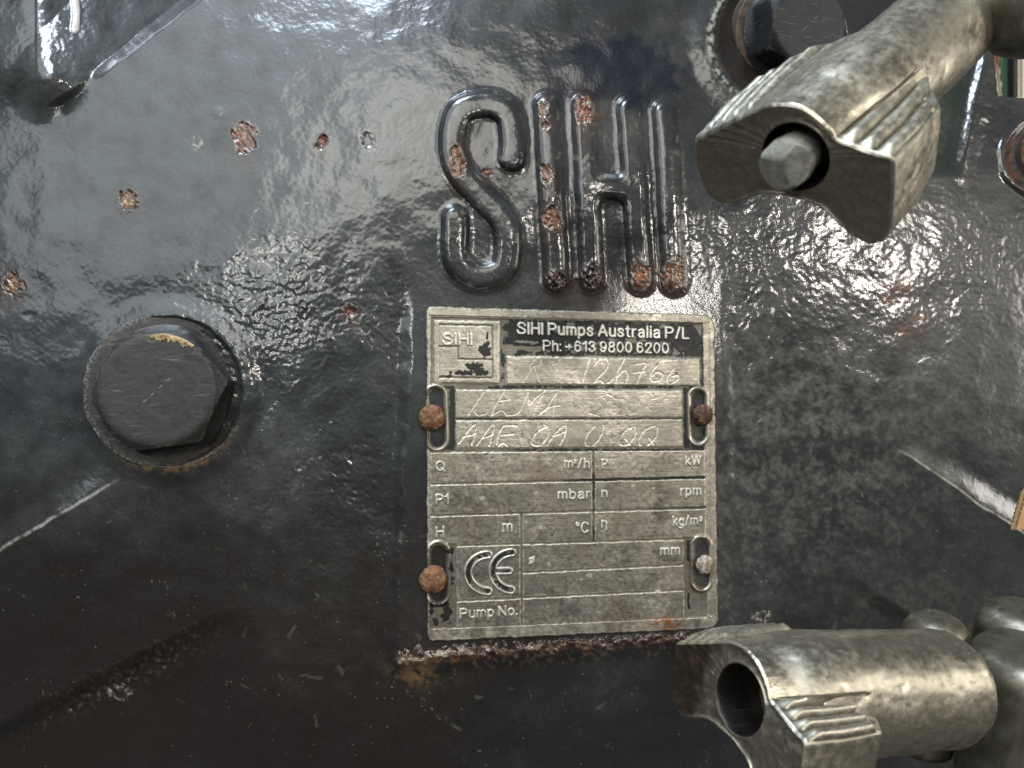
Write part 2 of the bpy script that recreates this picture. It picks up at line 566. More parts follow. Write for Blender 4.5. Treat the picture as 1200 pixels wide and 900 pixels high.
for (cx, cy, rx, ry, kd) in spots:
    x0, x1 = int(np.searchsorted(xs, cx - 3 * rx - 6)), int(np.searchsorted(xs, cx + 3 * rx + 6))
    y0, y1 = int(np.searchsorted(ys, cy - 3 * ry - 6)), int(np.searchsorted(ys, cy + 3 * ry + 6))
    s = (slice(y0, y1), slice(x0, x1))
    n = fbm(X[s] + cx * 3, Y[s], 11, 17, 3)
    e = np.hypot((X[s] - cx) / rx, (Y[s] - cy) / ry) + 0.42 * n
    nf = fbm(X[s], Y[s] + cx, 4.5, 22, 2)
    if 'r' in kd or 'o' in kd or 'd' in kd:
        soft = 'f' in kd
        if 'o' in kd: e = e + 0.5 * nf + 0.15
        m = ss(1.05, 0.9, e) if not soft else ss(1.3, 0.3, e) * ss(-0.1, 0.35, nf) * 0.85
        c = RUST if 'r' in kd else (DRUST if 'd' in kd else (0.17, 0.09, 0.045))
        c2 = np.array(c)[None, None] * (1 + 1.3 * nf[..., None] + 0.5 * ss(0.7, 0.1, e)[..., None] - 0.25)
        col[s] = col[s] * (1 - m[..., None]) + np.clip(c2, 0.01, 0.8) * m[..., None]
        if 'o' in kd:
            col[s] = mixc(col[s], (0.46, 0.35, 0.22), m * ss(0.1, 0.6, nf))
        hal = ss(2.2, 1.0, np.hypot((X[s] - cx) / rx, (Y[s] - cy - 5) / (ry * 1.25)) + 0.5 * n) * (1 - m) * 0.45
        col[s] = mixc(col[s], (0.055, 0.028, 0.018), hal)
        rim = np.exp(-((e - 1.05) / 0.10) ** 2) * (0 if soft else 1)
        col[s] = mixc(col[s], BARE if 'd' not in kd else (0.03, 0.02, 0.02), rim * ss(-0.3, 0.4, n) * 0.55)
        H[s] += (0 if soft else 1) * (-1.4 * m + 1.1 * m * nf + 0.7 * rim)
        if 'd' in kd: H[s] += 3.0 * m * (1 + nf)
        rgh[s] = rgh[s] * (1 - m) + 0.8 * m
    if 'p' in kd:
        e0 = np.hypot((X[s] - cx) / rx, (Y[s] - cy) / ry) + 0.12 * n
        H[s] += 1.5 * ss(1.05, 0.1, e0) if cx == 254 else -2.2 * ss(1.0, 0.3, e0)
    if 'b' in kd:
        m = np.exp(-((e - 0.8) / 0.22) ** 2) * ss(-0.2, 0.3, nf)
        col[s] = mixc(col[s], BARE, m * 0.75)
        H[s] += 0.8 * m * nf
lm_ = (lett_mask > 0.15) & (lett_mask < 0.9)
col = mixc(col, (0.16, 0.13, 0.10), lm_ * ss(0.55, 0.9, n_fine + 0.7 * n_mid) * 0.6)
# white paint run on the port
dd, _ = seg(Xw, Y, (88, -10), (88, 34))
col = mixc(col, (0.5, 0.5, 0.48), ss(5.5, 3.5, dd)); H = H + 2 * ss(6, 2, dd)
# worn rib edges, with the light they catch painted on pale
wn = ss(-0.9, 0.3, 0.5 * n_fine + 0.8 * n_mid)
col = mixc(col, (0.33, 0.33, 0.30), ss(2.6, 0.5, np.abs(dl1 + 1.0)) * ss(5, 40, sl1) * wn * 0.9)
col = mixc(col, (0.36, 0.34, 0.29), ss(1.8, 0.4, np.abs(dr1 + 1.0)) * ss(0, 30, sr1) * wn)
col = mixc(col, (0.20, 0.20, 0.16), ss(22, 2, -dr1) * (dr1 < 0) * ss(0, 20, sr1) * ss(130, 60, sr1) * wn * 0.35)  # pale band painted for the light on the right rib's fillet
rough_edge = ss(26, 4, np.abs(dl2 - 12)) * ss(10, 120, sl2) * ss(330, 200, sl2)
H = H + rough_edge * 2.2 * n_fine
col = mixc(col, (0.11, 0.075, 0.06), rough_edge * ss(0.15, 0.7, n_fine) * 0.8)
# rust crust colours
cr2 = fbm(X, Y, 13, 27, 3)
m = np.clip(crust * 3, 0, 1) * ss(-0.9, -0.2, crn + 0.3)
col = mixc(col, DRUST, m * 0.95)
col = mixc(col, (0.12, 0.062, 0.032), m * ss(0.0, 0.6, cr2) * 0.8)
col = mixc(col, (0.22, 0.16, 0.11), m * ss(0.3, 0.9, fbm(X, Y, 16, 29, 3) + 0.25 * n_fine) * 0.85)
col = mixc(col, (0.36, 0.31, 0.24), ss(4.0, 1.0, np.abs(poly_dist(Xw, Yw + 3 * n_fine, [(470, 777), (510, 766), (545, 760)]))) * ss(-0.5, 0.2, n_fine) * 0.7)
m = np.exp(-(((X - 490) / 28) ** 2 + ((Y - 786) / 16) ** 2)) * ss(-0.4, 0.3, n_mid + n_fine * 0.5)
col = mixc(col, (0.13, 0.085, 0.042), m)
m2 = ss(14, 2, np.abs(seg(X, Y, (560, 768), (840, 752))[0] - 6)) * ss(0.1, 0.6, n_fine + 0.3 * n_mid)
col = mixc(col, (0.12, 0.09, 0.07), m2 * 0.6)
rgh = np.where(crust > 0.1, np.maximum(rgh, 0.7), rgh)
# worn light edge along the pad's left and right sides
em = ss(4, 1, np.abs(dside - 1)) * ss(0.0, 0.6, n_fine + 0.5 * n_mid)
col = mixc(col, (0.19, 0.19, 0.18), em * ss(420, 560, Y) * 0.12)
# ochre lip below the left bolt, pale lip on the left of the upper bolt
m = np.exp(-((db1 - 92) / 5.0) ** 2) * ss(0.35, 0.9, np.sin(ab1)) * ss(-0.9, 0.2, n_mid + n_fine)
col = mixc(col, (0.13, 0.085, 0.042), m * 0.85 * ss(-0.6, 0.3, n_fine))
m = np.exp(-((db2 - 82) / 4.0) ** 2) * ss(0.3, 0.9, -np.cos(ab2)) * ss(-0.4, 0.4, n_fine)
col = mixc(col, (0.34, 0.35, 0.31), m * 0.9)
m = np.exp(-((db3 - 40) / 6.0) ** 2) * ss(-0.4, 0.4, n_fine)
col = mixc(col, (0.12, 0.05, 0.025), m * 0.8)
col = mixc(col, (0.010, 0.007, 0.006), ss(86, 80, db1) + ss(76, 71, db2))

# --- right-hand silhouette of the casing
xr = np.interp(Y, [-400, 50, 112, 118, 300, 540, 575, 620, 624, 1300], [1166, 1166, 1172, 1260, 1300, 1230, 1200, 1187, 1420, 1420])
H = H - 420 * ss(-2.5, 2.5, X - xr)
# the outer border turns back
H = H - 500 * ss(-330, -430, X) - 500 * ss(1460, 1560, X) - 500 * ss(-290, -380, Y) - 500 * ss(1150, 1240, Y)

P = pos(X, Y, H)
N = grid_normals(P)
facelab = lett_lab[:-1, :-1].copy()
fx, fy = X[:-1, :-1], Y[:-1, :-1]
fporttop = porttop[:-1, :-1]
facelab[(facelab == 0) & fporttop] = 5
facelab[(facelab == 0) & (dpad[:-1, :-1] < 4)] = 6
facelab[(facelab == 0) & (dl1[:-1, :-1] > -2) & (dl2[:-1, :-1] < 4) & (sl1[:-1, :-1] > 5)] = 7
facelab[(facelab == 0) & (dr1[:-1, :-1] > -2) & (dr2[:-1, :-1] < 4) & (sr1[:-1, :-1] > 5)] = 8
facelab[(facelab == 0) & (db1[:-1, :-1] < 116)] = 9
facelab[(facelab == 0) & (db2[:-1, :-1] < 107)] = 10
facelab[(fx > xr[:-1, :-1] + 3)] = -1
labels = {0: ('casing_wall', None), 1: ('cast_letter', None), 2: ('cast_letter', None), 3: ('cast_letter', None),
          4: ('cast_letter', None), 5: ('port_barrel', None), 6: ('nameplate_pad', None), 7: ('rib', None), 8: ('rib', None),
          9: ('bolt_boss', None), 10: ('bolt_boss', None)}
origin = tuple(pos(np.array(640.), np.array(1240.), np.array(0.)) * U)
casing = thing('pump_casing', 'dark charcoal painted cast iron pump casing with four raised letters and rust chips', 'pump casing', origin)
met0 = np.zeros(X.shape)
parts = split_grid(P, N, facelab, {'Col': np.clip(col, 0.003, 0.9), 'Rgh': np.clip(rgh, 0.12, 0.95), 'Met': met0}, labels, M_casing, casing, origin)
for lid, t in ((1, 'letter S, rusty chip on its diagonal'), (2, 'first letter I with four rusty chips'),
               (3, 'letter H with rusty lower ends'), (4, 'last letter I with a rusty foot')):
    parts[lid]['label'] = t


def surf_h(px, py):
    i = int(np.clip(np.searchsorted(ys, py), 0, len(ys) - 1))
    j = int(np.clip(np.searchsorted(xs, px), 0, len(xs) - 1))
    return float(H[i, j])


# ================================================================== NAMEPLATE
gx = np.arange(490, 850.01, 0.5)
gy = np.arange(350, 762.01, 0.5)
A, B = np.meshgrid(gx, gy)
aw = A + 0.5 * fbm(A, B, 9, 3, 2)
bw = B + 0.5 * fbm(A, B, 9, 8, 2)


def window(x0, y0, x1, y1, pad=4):
    i0, i1 = np.searchsorted(gy, y0 - pad), np.searchsorted(gy, y1 + pad)
    j0, j1 = np.searchsorted(gx, x0 - pad), np.searchsorted(gx, x1 + pad)
    return slice(int(i0), int(i1)), slice(int(j0), int(j1))


def ea(cx, cy, rx, ry, a0=0, a1=360, n=20):
    return [(cx + rx * math.cos(math.radians(a)), cy + ry * math.sin(math.radians(a))) for a in np.linspace(a0, a1, n)]


_Sp = [(.60, .76), (.53, .93), (.31, 1), (.10, .92), (.05, .74), (.2, .58), (.44, .47), (.6, .29), (.54, .08), (.31, 0), (.08, .07), (0, .27)]
_hump = [(0, .44), (.06, .64), (.2, .72), (.36, .66), (.41, .5), (.41, 0)]
# single-line sans letters: width, strokes; capital height 1, y up
GL = {
    'S': (.62, [spline(_Sp, 4)]), 'I': (.02, [[(0, 0), (0, 1)]]), 'H': (.58, [[(0, 0), (0, 1)], [(.58, 0), (.58, 1)], [(0, .52), (.58, .52)]]),
    'P': (.58, [[(0, 0), (0, 1), (.32, 1)] + ea(.32, .735, .26, .265, 90, -90, 12) + [(0, .47)]]),
    'u': (.42, [[(0, .72), (0, .2)] + ea(.2, .2, .2, .2, 180, 340, 9) + [(.42, .3)], [(.42, .72), (.42, 0)]]),
    'm': (.7, [[(0, 0), (0, .72)], spline([(0, .46), (.06, .65), (.18, .72), (.31, .65), (.35, .5)], 4) + [(.35, 0)], spline([(.35, .46), (.41, .65), (.53, .72), (.66, .65), (.7, .5)], 4) + [(.7, 0)]]),
    'p': (.46, [[(0, -.28), (0, .72)], ea(.23, .36, .23, .36)]), 'b': (.46, [[(0, 0), (0, 1)], ea(.23, .36, .23, .36)]),
    's': (.40, [[(x * .66, y * .72) for x, y in spline(_Sp, 4)]]), 'A': (.66, [[(0, 0), (.33, 1), (.66, 0)], [(.12, .34), (.54, .34)]]),
    't': (.26, [[(.11, .95), (.11, .14), (.17, .02), (.27, 0)], [(0, .72), (.26, .72)]]), 'r': (.25, [[(0, 0), (0, .72)], spline([(0, .44), (.07, .64), (.25, .71)], 4)]),
    'a': (.44, [[(.42, 0), (.40, .5)] + spline([(.40, .5), (.36, .68), (.2, .72), (.02, .58)], 4), spline([(.40, .42), (.15, .38), (.0, .2), (.1, .01), (.27, .03), (.40, .2)], 4)]),
    'l': (.02, [[(0, 0), (0, 1)]]), 'i': (.02, [[(0, 0), (0, .72)], [(0, .95), (0, 1)]]), '/': (.3, [[(0, -.03), (.3, 1.03)]]), 'L': (.46, [[(0, 1), (0, 0), (.46, 0)]]),
    'h': (.41, [[(0, 0), (0, 1)], spline(_hump[:5], 4) + [(.41, 0)]]), 'n': (.41, [[(0, 0), (0, .72)], spline(_hump[:5], 4) + [(.41, 0)]]),
    '\u03b7': (.41, [[(0, 0), (0, .72)], spline(_hump[:5], 4) + [(.41, -.28)]]),
    'g': (.44, [ea(.22, .36, .22, .36), [(.44, .72), (.44, -.08)] + spline([(.44, -.08), (.36, -.26), (.2, -.29), (.03, -.2)], 4)]),
    'k': (.42, [[(0, 0), (0, 1)], [(.38, .72), (0, .27)], [(.15, .44), (.42, 0)]]), 'o': (.46, [ea(.23, .36, .23, .36)]),
    'C': (.68, [ea(.36, .5, .36, .5, 40, 320)]), 'Q': (.74, [ea(.36, .5, .36, .5), [(.46, .24), (.74, -.06)]]),
    'W': (.9, [[(0, 1), (.22, 0), (.45, 1), (.68, 0), (.9, 1)]]), 'N': (.58, [[(0, 0), (0, 1), (.58, 0), (.58, 1)]]), '.': (.02, [[(0, 0), (0, .04)]]),
    ':': (.02, [[(0, 0), (0, .04)], [(0, .62), (0, .66)]]), '+': (.5, [[(0, .4), (.5, .4)], [(.25, .15), (.25, .65)]]),
    '0': (.5, [ea(.25, .5, .25, .5)]), '1': (.26, [[(0, .74), (.16, .84), (.24, 1), (.24, 0)]]),
    '2': (.5, [spline([(.02, .7), (.08, .92), (.26, 1), (.45, .9), (.46, .7), (.3, .42), (.0, .0)], 4) + [(.5, 0)]]),
    '3': (.5, [spline([(.03, .76), (.1, .95), (.27, 1), (.44, .9), (.43, .68), (.24, .54)], 4), spline([(.24, .54), (.46, .44), (.48, .18), (.28, 0), (.08, .06), (.0, .25)], 4)]),
    '6': (.5, [spline([(.46, .8), (.36, .97), (.2, .97), (.06, .78), (.01, .45), (.03, .3)], 4), ea(.25, .31, .24, .31)]),
    '9': (.5, [spline([(.04, .2), (.14, .03), (.3, .03), (.44, .22), (.49, .55), (.47, .7)], 4), ea(.25, .69, .24, .31)]),
    '8': (.5, [ea(.25, .76, .21, .24), ea(.25, .27, .25, .27)]), '\u00b0': (.28, [ea(.14, .86, .14, .14)]),
    '\u00f8': (.5, [ea(.25, .36, .23, .30), [(.5, .78), (.0, -.1)]])}


def text_mask(s, x0, yb0, x1, yb1, cap, wt):
    """coverage of a line of lettering on the plate grid; baseline from (x0,yb0) to (x1,yb1), capital height cap, half stroke wt"""
    pen = 0.0
    strokes = []
    for ch in s:
        if ch == ' ':
            pen += 0.26
            continue
        w_, st_ = GL[ch]
        for p in st_: strokes.append([(x + pen, y) for x, y in p])
        pen += w_ + 0.26
    tot = pen - 0.26
    kx = (x1 - x0 - 2 * wt) / max(tot, 0.05) if tot > 0.1 else 1
    out = np.zeros(A.shape)
    for p in strokes:
        pp = [(x0 + wt + x * kx, yb0 + (yb1 - yb0) * (x / max(tot, 0.1)) - wt * 0.6 - y * (cap - 1.2 * wt)) for x, y in p]
        a_ = np.array(pp)
        w = window(a_[:, 0].min(), a_[:, 1].min(), a_[:, 0].max(), a_[:, 1].max(), 4)
        d = poly_dist(A[w], B[w], pp)
        out[w] = np.maximum(out[w], ss(wt + 0.35, wt - 0.35, d))
    return out


def blur(a, n=1):
    for _ in range(n):
        a = (np.roll(a, 1, 0) + 2 * a + np.roll(a, -1, 0)) / 4
        a = (np.roll(a, 1, 1) + 2 * a + np.roll(a, -1, 1)) / 4
    return a


def q(pts, r=0.0):
    return quad(aw, bw, pts)


outer = quad(A + 0.9 * fbm(A, B, 14, 6, 3), B + 0.9 * fbm(A, B, 14, 2, 3), [(499, 359), (837, 369), (842, 737), (500.5, 752)])
# rounded corners
for (cx, cy, sx, sy) in ((499, 359, 1, 1), (837, 369, -1, 1), (842, 737, -1, -1), (500.5, 752, 1, -1)):
    R = 13 if sx < 0 else 8
    ex = (cx + sx * R - A) * sx
    ey = (cy + sy * R - B) * sy
    outer = np.where((ex > 0) & (ey > 0), np.hypot(ex, ey) - R, outer)
inner = q([(504, 370.5), (824, 379), (829, 724), (503, 738)])
# inner panel corner cut at the upper right
hp = np.zeros(A.shape)
lab = np.zeros(A.shape, int)          # part id for each grid point
LBL = {0: ('plate_sheet', None)}
nid = [0]


def new_lab(name, par=None):
    nid[0] += 1
    LBL[nid[0]] = (name, par)
    return nid[0]


hp -= 1.7 * ss(0.0, -1.6, inner)
ground = inner < -0.8
lab[(outer < 0) & (inner > -0.4)] = new_lab('rim')
fieldmask = np.zeros(A.shape)


lip_light = []


def field(name, pts, top=0.0, rnd=1.4):
    d = q(pts)
    global hp, fieldmask
    m = ss(0.4, -rnd, d)
    hp = hp * (1 - m) + top * m
    fieldmask = np.maximum(fieldmask, m)
    lip_light.append((d, top))
    i = new_lab(name)
    lab[d < 0.3] = i
    return i, d


f_logo, d_logo = field('logo_panel', [(508.5, 375), (585.5, 376.5), (585, 449.5), (508.5, 449)])
f_head, d_head = field('header_band', [(587.5, 374), (821.5, 380), (821.5, 417), (587.5, 414.5)], -1.7)
f_1, d_f1 = field('engraved_field', [(593.5, 417), (819.5, 421), (820, 452.5), (593.5, 450.5)])
f_2, d_f2 = field('engraved_field', [(533.7, 456.5), (799.5, 457.5), (800.5, 489.5), (533.7, 489.8)])
f_3, d_f3 = field('engraved_field', [(533.7, 492.5), (800, 491), (801, 524), (534, 526)])
fieldmask = np.where(d_head < 0.4, 0, fieldmask)
# table cells
def yL(k, x):
    a = {0: (529, 526.2), 1: (567, 559.5), 2: (604, 594.8), 3: (640, 630.5), 4: (676, 659.8), 5: (705.5, 689.5), 6: (737, 723.5)}[k]
    return a[0] + (a[1] - a[0]) * (x - 503) / 325.0


def cell(name, x0, x1, k0, k1, g=1.2):
    return field(name, [(x0 + g, yL(k0, x0) + g), (x1 - g, yL(k0, x1) + g), (x1 - g, yL(k1, x1) - g), (x0 + g, yL(k1, x0) - g)], 0.0, 0.9)


VX = 695.5
c_Q, _ = cell('table_cell', 503, VX, 0, 1)
c_P, _ = cell('table_cell', VX, 827.5, 0, 1)
c_P1, _ = cell('table_cell', 503, VX, 1, 2)
c_n, _ = cell('table_cell', VX, 828, 1, 2)
c_H, _ = cell('table_cell', 503, 611, 2, 3)
c_C, _ = cell('table_cell', 611, VX, 2, 3)
c_eta, _ = cell('table_cell', VX, 828.5, 2, 3)
c_phi, _ = cell('table_cell', 611.5, 802.5, 3, 4)
c_e, _ = cell('table_cell', 611.5, 803, 4, 5)
c_ce, _ = cell('certification_panel', 534, 611, 3, 5)
c_num, _ = cell('table_cell', 534, 611.5, 5, 6)
c_blank, _ = cell('table_cell', 611.5, 803, 5, 6)
table = quad(A, B, [(503, 529), (828, 526.2), (829, 630.5), (803, 631.5), (803, 724), (534, 737), (534, 640), (503, 640)])

# slots with raised rims
SL = [(510.5, 464, 512, 515, 9.0), (818, 465.5, 818.5, 510, 7.5), (514.0, 648, 513, 696, 9.5), (822, 640, 822, 681, 8.0)]
slotd = []
for (x0, y0, x1, y1, r) in SL:
    d = seg(A, B, (x0, y0), (x1, y1))[0] - r
    slotd.append(d)
    i = new_lab('slot_rim')
    hp = np.where(d < 6, hp * (1 - ss(6.5, 4.5, d)) + 0.4 * ss(6.5, 4.5, d), hp)
    hp = hp + 1.5 * np.exp(-((d - 3.4) / 1.5) ** 2)
    hp = hp - 3.5 * ss(1.4, -0.8, d)
    lab[(d < 6) & (outer < -1)] = i
hole = np.minimum(np.minimum(slotd[0], slotd[1]), np.minimum(slotd[2], slotd[3]))

# black print in the sunk ground
chip = fbm(A, B, 15, 16, 4)
chip2 = fbm(A, B, 5, 19, 3)
grd = np.clip(ss(-0.6, -1.6, inner) * (1 - fieldmask) * (1 - ss(6.3, 5.2, hole)), 0, 1)
band = ss(0.6, -0.6, d_head)
paint = np.zeros(A.shape)


def box(x0, y0, x1, y1, s=1.0):
    return ss(s, -s, quad(A + 1.2 * chip2, B + 1.2 * chip2, [(x0, y0), (x1, y0), (x1, y1), (x0, y1)]))


hb = np.maximum(ss(1.2, -0.8, quad(A + 2.2 * chip + chip2, B + 1.8 * chip2, [(589, 382), (597, 374.5), (812, 380), (823, 398), (824, 418), (588, 416)])), 0)
paint = np.maximum(paint, hb * ss(-0.75, -0.55, chip + 0.2 * chip2))
# bare swoosh at the lower left of the band
paint *= 1 - ss(3.2, 1.6, seg(A, B + 2.2 * chip, (588, 407), (632, 409))[0])
paint *= 1 - 0.9 * ss(1.8, 0.6, seg(A, B + 1.5 * chip2, (605, 400), (630, 402))[0])
paint *= 1 - ss(6, 4, np.hypot((A - 597) / 1.6, B - 411))
paint = np.maximum(paint, box(586.5, 414, 592, 454) * ss(-0.5, -0.2, chip + 0.5 * chip2) * grd)
paint = np.maximum(paint, box(821, 385, 825.5, 456) * grd)
paint = np.maximum(paint, box(572, 451.5, 820, 456) * grd * ss(-0.55, -0.25, chip2 + chip * 0.6))
paint = np.maximum(paint, box(521, 452, 533, 456) * grd)
paint = np.maximum(paint, box(526, 455, 534, 528) * grd * ss(-0.9, -0.5, chip))
paint = np.maximum(paint, box(518, 519, 534, 528) * grd)
paint = np.maximum(paint, box(800.5, 455, 809, 526) * grd)
paint = np.maximum(paint, box(809, 517, 826, 527) * grd)
paint = np.maximum(paint, box(534, 489.5, 801, 492) * grd * ss(-0.6, -0.2, chip2 + 0.3))
paint = np.maximum(paint, box(520, 525.5, 828, 529.5) * (hp < -0.5) * ss(520, 620, A) * ss(-0.8, -0.2, chip2 + 0.2))
paint = np.maximum(paint, box(660, 556, 828, 566, 1) * (hp < -0.6) * ss(560, 700, A))
paint = np.maximum(paint, box(690, 590, 828, 606, 1) * (hp < -0.6) * ss(700, 790, A) * 0.8)
paint = np.maximum(paint, box(694, 527, 697.5, 636) * (hp < -0.5) * ss(-0.5, 0.0, chip + 0.3))
paint = np.maximum(paint, box(826, 385, 829.5, 632) * ss(-0.6, -1.2, inner) * (hp < -0.5))
paint = np.maximum(paint, box(804, 632, 809, 658) * grd)
paint = np.maximum(paint, box(805, 694, 809, 714) * grd)
paint = np.maximum(paint, box(524, 640, 533, 704) * grd * ss(-0.1, 0.2, chip + 0.4 * chip2))
for (cx, cy, rx, ry) in ((524, 717, 6, 12), (509, 728, 5, 5), (529, 665, 3, 6), (528, 646, 4, 4), (506, 714, 3, 9), (517, 709, 9, 2.5),
                         (569, 411, 8, 7), (571, 404, 3, 4), (571, 393, 1.6, 4), (556, 430, 9, 5), (563, 436, 8, 4.5), (545, 437, 16, 3), (524, 440.5, 7, 1.2), (568, 437, 4, 4)):
    e = np.hypot((A - cx) / rx, (B - cy) / ry) + 0.5 * chip2 + 0.25 * chip
    paint = np.maximum(paint, ss(1.1, 0.9, e))

# lettering
dirt = np.zeros(A.shape)
light = np.zeros(A.shape)


def put(s, x0, y0, x1, y1, cap, par, hgt=0.75, wt=0.85, worn=0.0, name='lettering'):
    global hp, dirt, light, paint
    m = text_mask(s, x0, y0, x1, y1, cap, wt)
    if worn:
        m = m * ss(worn - 0.9, worn - 0.6, chip + 0.6 * chip2)
    s1 = blur(m, 1)
    hp = hp + hgt * np.clip(s1 * 1.3, 0, 1)
    dirt = np.maximum(dirt, np.clip(blur(m, 6) * 2.0 - s1, 0, 1))
    light = np.maximum(light, s1)
    i = new_lab(name, par)
    lab[s1 > 0.35] = i
    return s1


t1 = put('SIHI Pumps Australia P/L', 605.5, 391.5, 808, 397.5, 13.8, f_head, 1.5, 1.25)
t2 = put('Ph: +613 9800 6200', 636, 411.5, 784, 414.5, 12.5, f_head, 1.5, 1.05)
paint = paint * (1 - np.clip(t1 * 1.3, 0, 1)) * (1 - np.clip(t2 * (1.25 + 0.9 * chip2), 0, 1))
smudge = ss(0.10, 0.32, chip2 + 0.25 * chip) * box(662, 401, 786, 415) * 0.65 + ss(0.3, 0.5, chip2) * box(650, 384, 700, 393) * 0.55
paint *= 1 - smudge
put('SIHI', 518.5, 404, 554, 404.5, 13.5, f_logo, 0.8, 1.2)
put('Q', 510.5, 552, 521.5, 552, 11.5, c_Q)
put('m', 661, 549, 671.5, 549, 12, c_Q); put('3', 672.5, 544, 675.5, 544, 5, c_Q); put('/h', 677, 549, 691, 549, 11.5, c_Q)
put('P', 705, 549.5, 712, 549.5, 11, c_P)
put('kW', 803, 545.5, 822, 545, 10.5, c_P)
put('P1', 510.5, 591.5, 526, 591, 12, c_P1)
put('mbar', 653.5, 585, 692, 584.5, 11.5, c_P1)
put('n', 704.5, 583, 712, 583, 11, c_n); put('rpm', 797, 581, 822, 580.5, 11.5, c_n)
put('H', 510.5, 629.5, 520.5, 629, 12, c_H)
put('m', 588.5, 624, 600.5, 623.5, 13.5, c_H)
put('\u00b0C', 674.5, 625, 690, 624.5, 12.5, c_C)
put('\u03b7', 704.5, 619, 711.5, 619, 12, c_eta)
put('kg/m', 788, 617, 818, 615.5, 11.5, c_eta); put('3', 819.5, 611.5, 823.5, 611, 5.5, c_eta)
put('\u00f8', 619.5, 660.5, 626.5, 660.5, 10, c_phi)
put('mm', 773.5, 651.5, 797, 650.5, 12, c_phi)
put('Pump No.', 538.5, 725, 606.5, 721, 11.5, c_num, 0.85)

# CE mark: ring outlines raised, black print between
def arc(cx, cy, rx, ry, a0, a1, n=30):
    return [(cx + rx * math.cos(math.radians(a)), cy + ry * math.sin(math.radians(a))) for a in np.linspace(a0, a1, n)]


wce = window(538, 642, 608, 702)
sA, sB = A[wce], B[wce]
dC = poly_dist(sA, sB, arc(573.5, 671.5, 25, 21.5, 93, 267)) - 4.2
dE = poly_dist(sA, sB, arc(601, 669.5, 23.5, 22, 95, 268)) - 4.2
dE = np.minimum(dE, seg(sA, sB, (580, 669.5), (597, 669))[0] - 3.6)
i = new_lab('mark_letter', c_ce); i2 = new_lab('mark_letter', c_ce)
for d, k in ((dC, i), (dE, i2)):
    edge = np.exp(-((d + 0.4) / 1.1) ** 2)
    hp[wce] += 1.3 * edge - 0.4 * ss(-1, -2, d)
    light[wce] = np.maximum(light[wce], edge)
    paint[wce] = np.maximum(paint[wce], ss(-1.2, -2.2, d) * ss(-0.05, 0.15, chip[wce] + 0.5 * chip2[wce] + 0.12))
    dirt[wce] = np.maximum(dirt[wce], 0.7 * np.exp(-((d - 2.2) / 1.2) ** 2))
    lw = lab[wce]; lw[d < 1.0] = k

# logo outlines
def line(pts, wdt=0.75, dep=-0.9, dk=0.75):
    global hp, dirt
    p = np.array(pts)
    w = window(p[:, 0].min(), p[:, 1].min(), p[:, 0].max(), p[:, 1].max(), 5)
    d = poly_dist(aw[w], bw[w], pts)
    m = ss(wdt + 0.7, wdt - 0.5, d)
    hp[w] += dep * m
    dirt[w] = np.maximum(dirt[w], m * dk)


line([(515, 380.5), (577, 381.5), (577, 443), (515, 442.5)], 0.8)
line([(515, 380.5), (515, 442.5)], 0.5, -0.5, 0.3)
line([(515, 406), (537, 406.5), (537, 421), (577, 421.5)], 0.8)
line([(503, 370), (824, 379)], 0.6, -0.6, 0.6)
line([(831, 385), (833.5, 722)], 0.6, -0.4, 0.35)

# handwriting scratched into the fields
def scratch(pts, wdt=0.65, st=1.0, smooth=True):
    global hp, light
    pl = spline(pts, 6) if smooth and len(pts) > 2 else pts
    p = np.array(pl)
    w = window(p[:, 0].min(), p[:, 1].min(), p[:, 0].max(), p[:, 1].max(), 4)
    d = poly_dist(A[w] + 0.25 * chip2[w], B[w] + 0.25 * chip2[w], pl)
    m = ss(wdt + 0.6, wdt - 0.4, d) * st
    hp[w] += -0.22 * m
    light[w] = np.maximum(light[w], m * (0.85 + 0.3 * chip2[w]))


for s in ([(691, 421), (682, 450)], [(697, 428), (703, 421), (712, 422), (711, 432), (700, 444), (694, 450), (703, 446), (710, 450), (719, 443)],
          [(732, 421), (724, 436), (722, 449)], [(724, 441), (732, 434), (736, 440), (732, 450)],
          [(745, 427), (757, 426), (752, 436), (746, 450)], [(743, 437), (756, 435)],
          [(771, 427), (763, 438), (764, 446), (772, 446), (777, 439), (770, 436), (764, 441)],
          [(791, 431), (783, 441), (784, 450), (793, 446), (795, 440), (788, 441)]):
    scratch(s, 0.95, 1.15)
for s in ([(622, 427), (629, 419), (634, 421), (632, 428), (624, 430)], [(624, 430), (613, 448)], [(626, 429), (629, 438), (632, 447)], [(622, 419), (626, 417)],
          [(648, 427), (654, 425), (657, 420)], [(668, 436), (676, 434)]):
    scratch(s, 0.5, 0.7)
# LEMA-like line
for s in ([(567, 459), (557, 474), (549, 486)], [(556, 482), (561, 487), (570, 484)], [(591, 459), (583, 470), (576, 487)], [(585, 470), (598, 468)], [(576, 487), (588, 481), (594, 487)],
          [(594, 487), (608, 483), (619, 459)], [(619, 459), (620, 474), (628, 466), (638, 458)], [(638, 458), (630, 474), (625, 487)], [(652, 460), (641, 478), (632, 486)], [(633, 484), (644, 477), (656, 475)], [(652, 460), (648, 488)]):
    scratch(s, 0.65, 0.9)
for s in ([(700, 466), (712, 462), (722, 468)], [(716, 470), (714, 484)], [(690, 484), (704, 488)], [(680, 474), (684, 478)], [(762, 468), (772, 466)], [(758, 476), (764, 482)]):
    scratch(s, 0.5, 0.45)
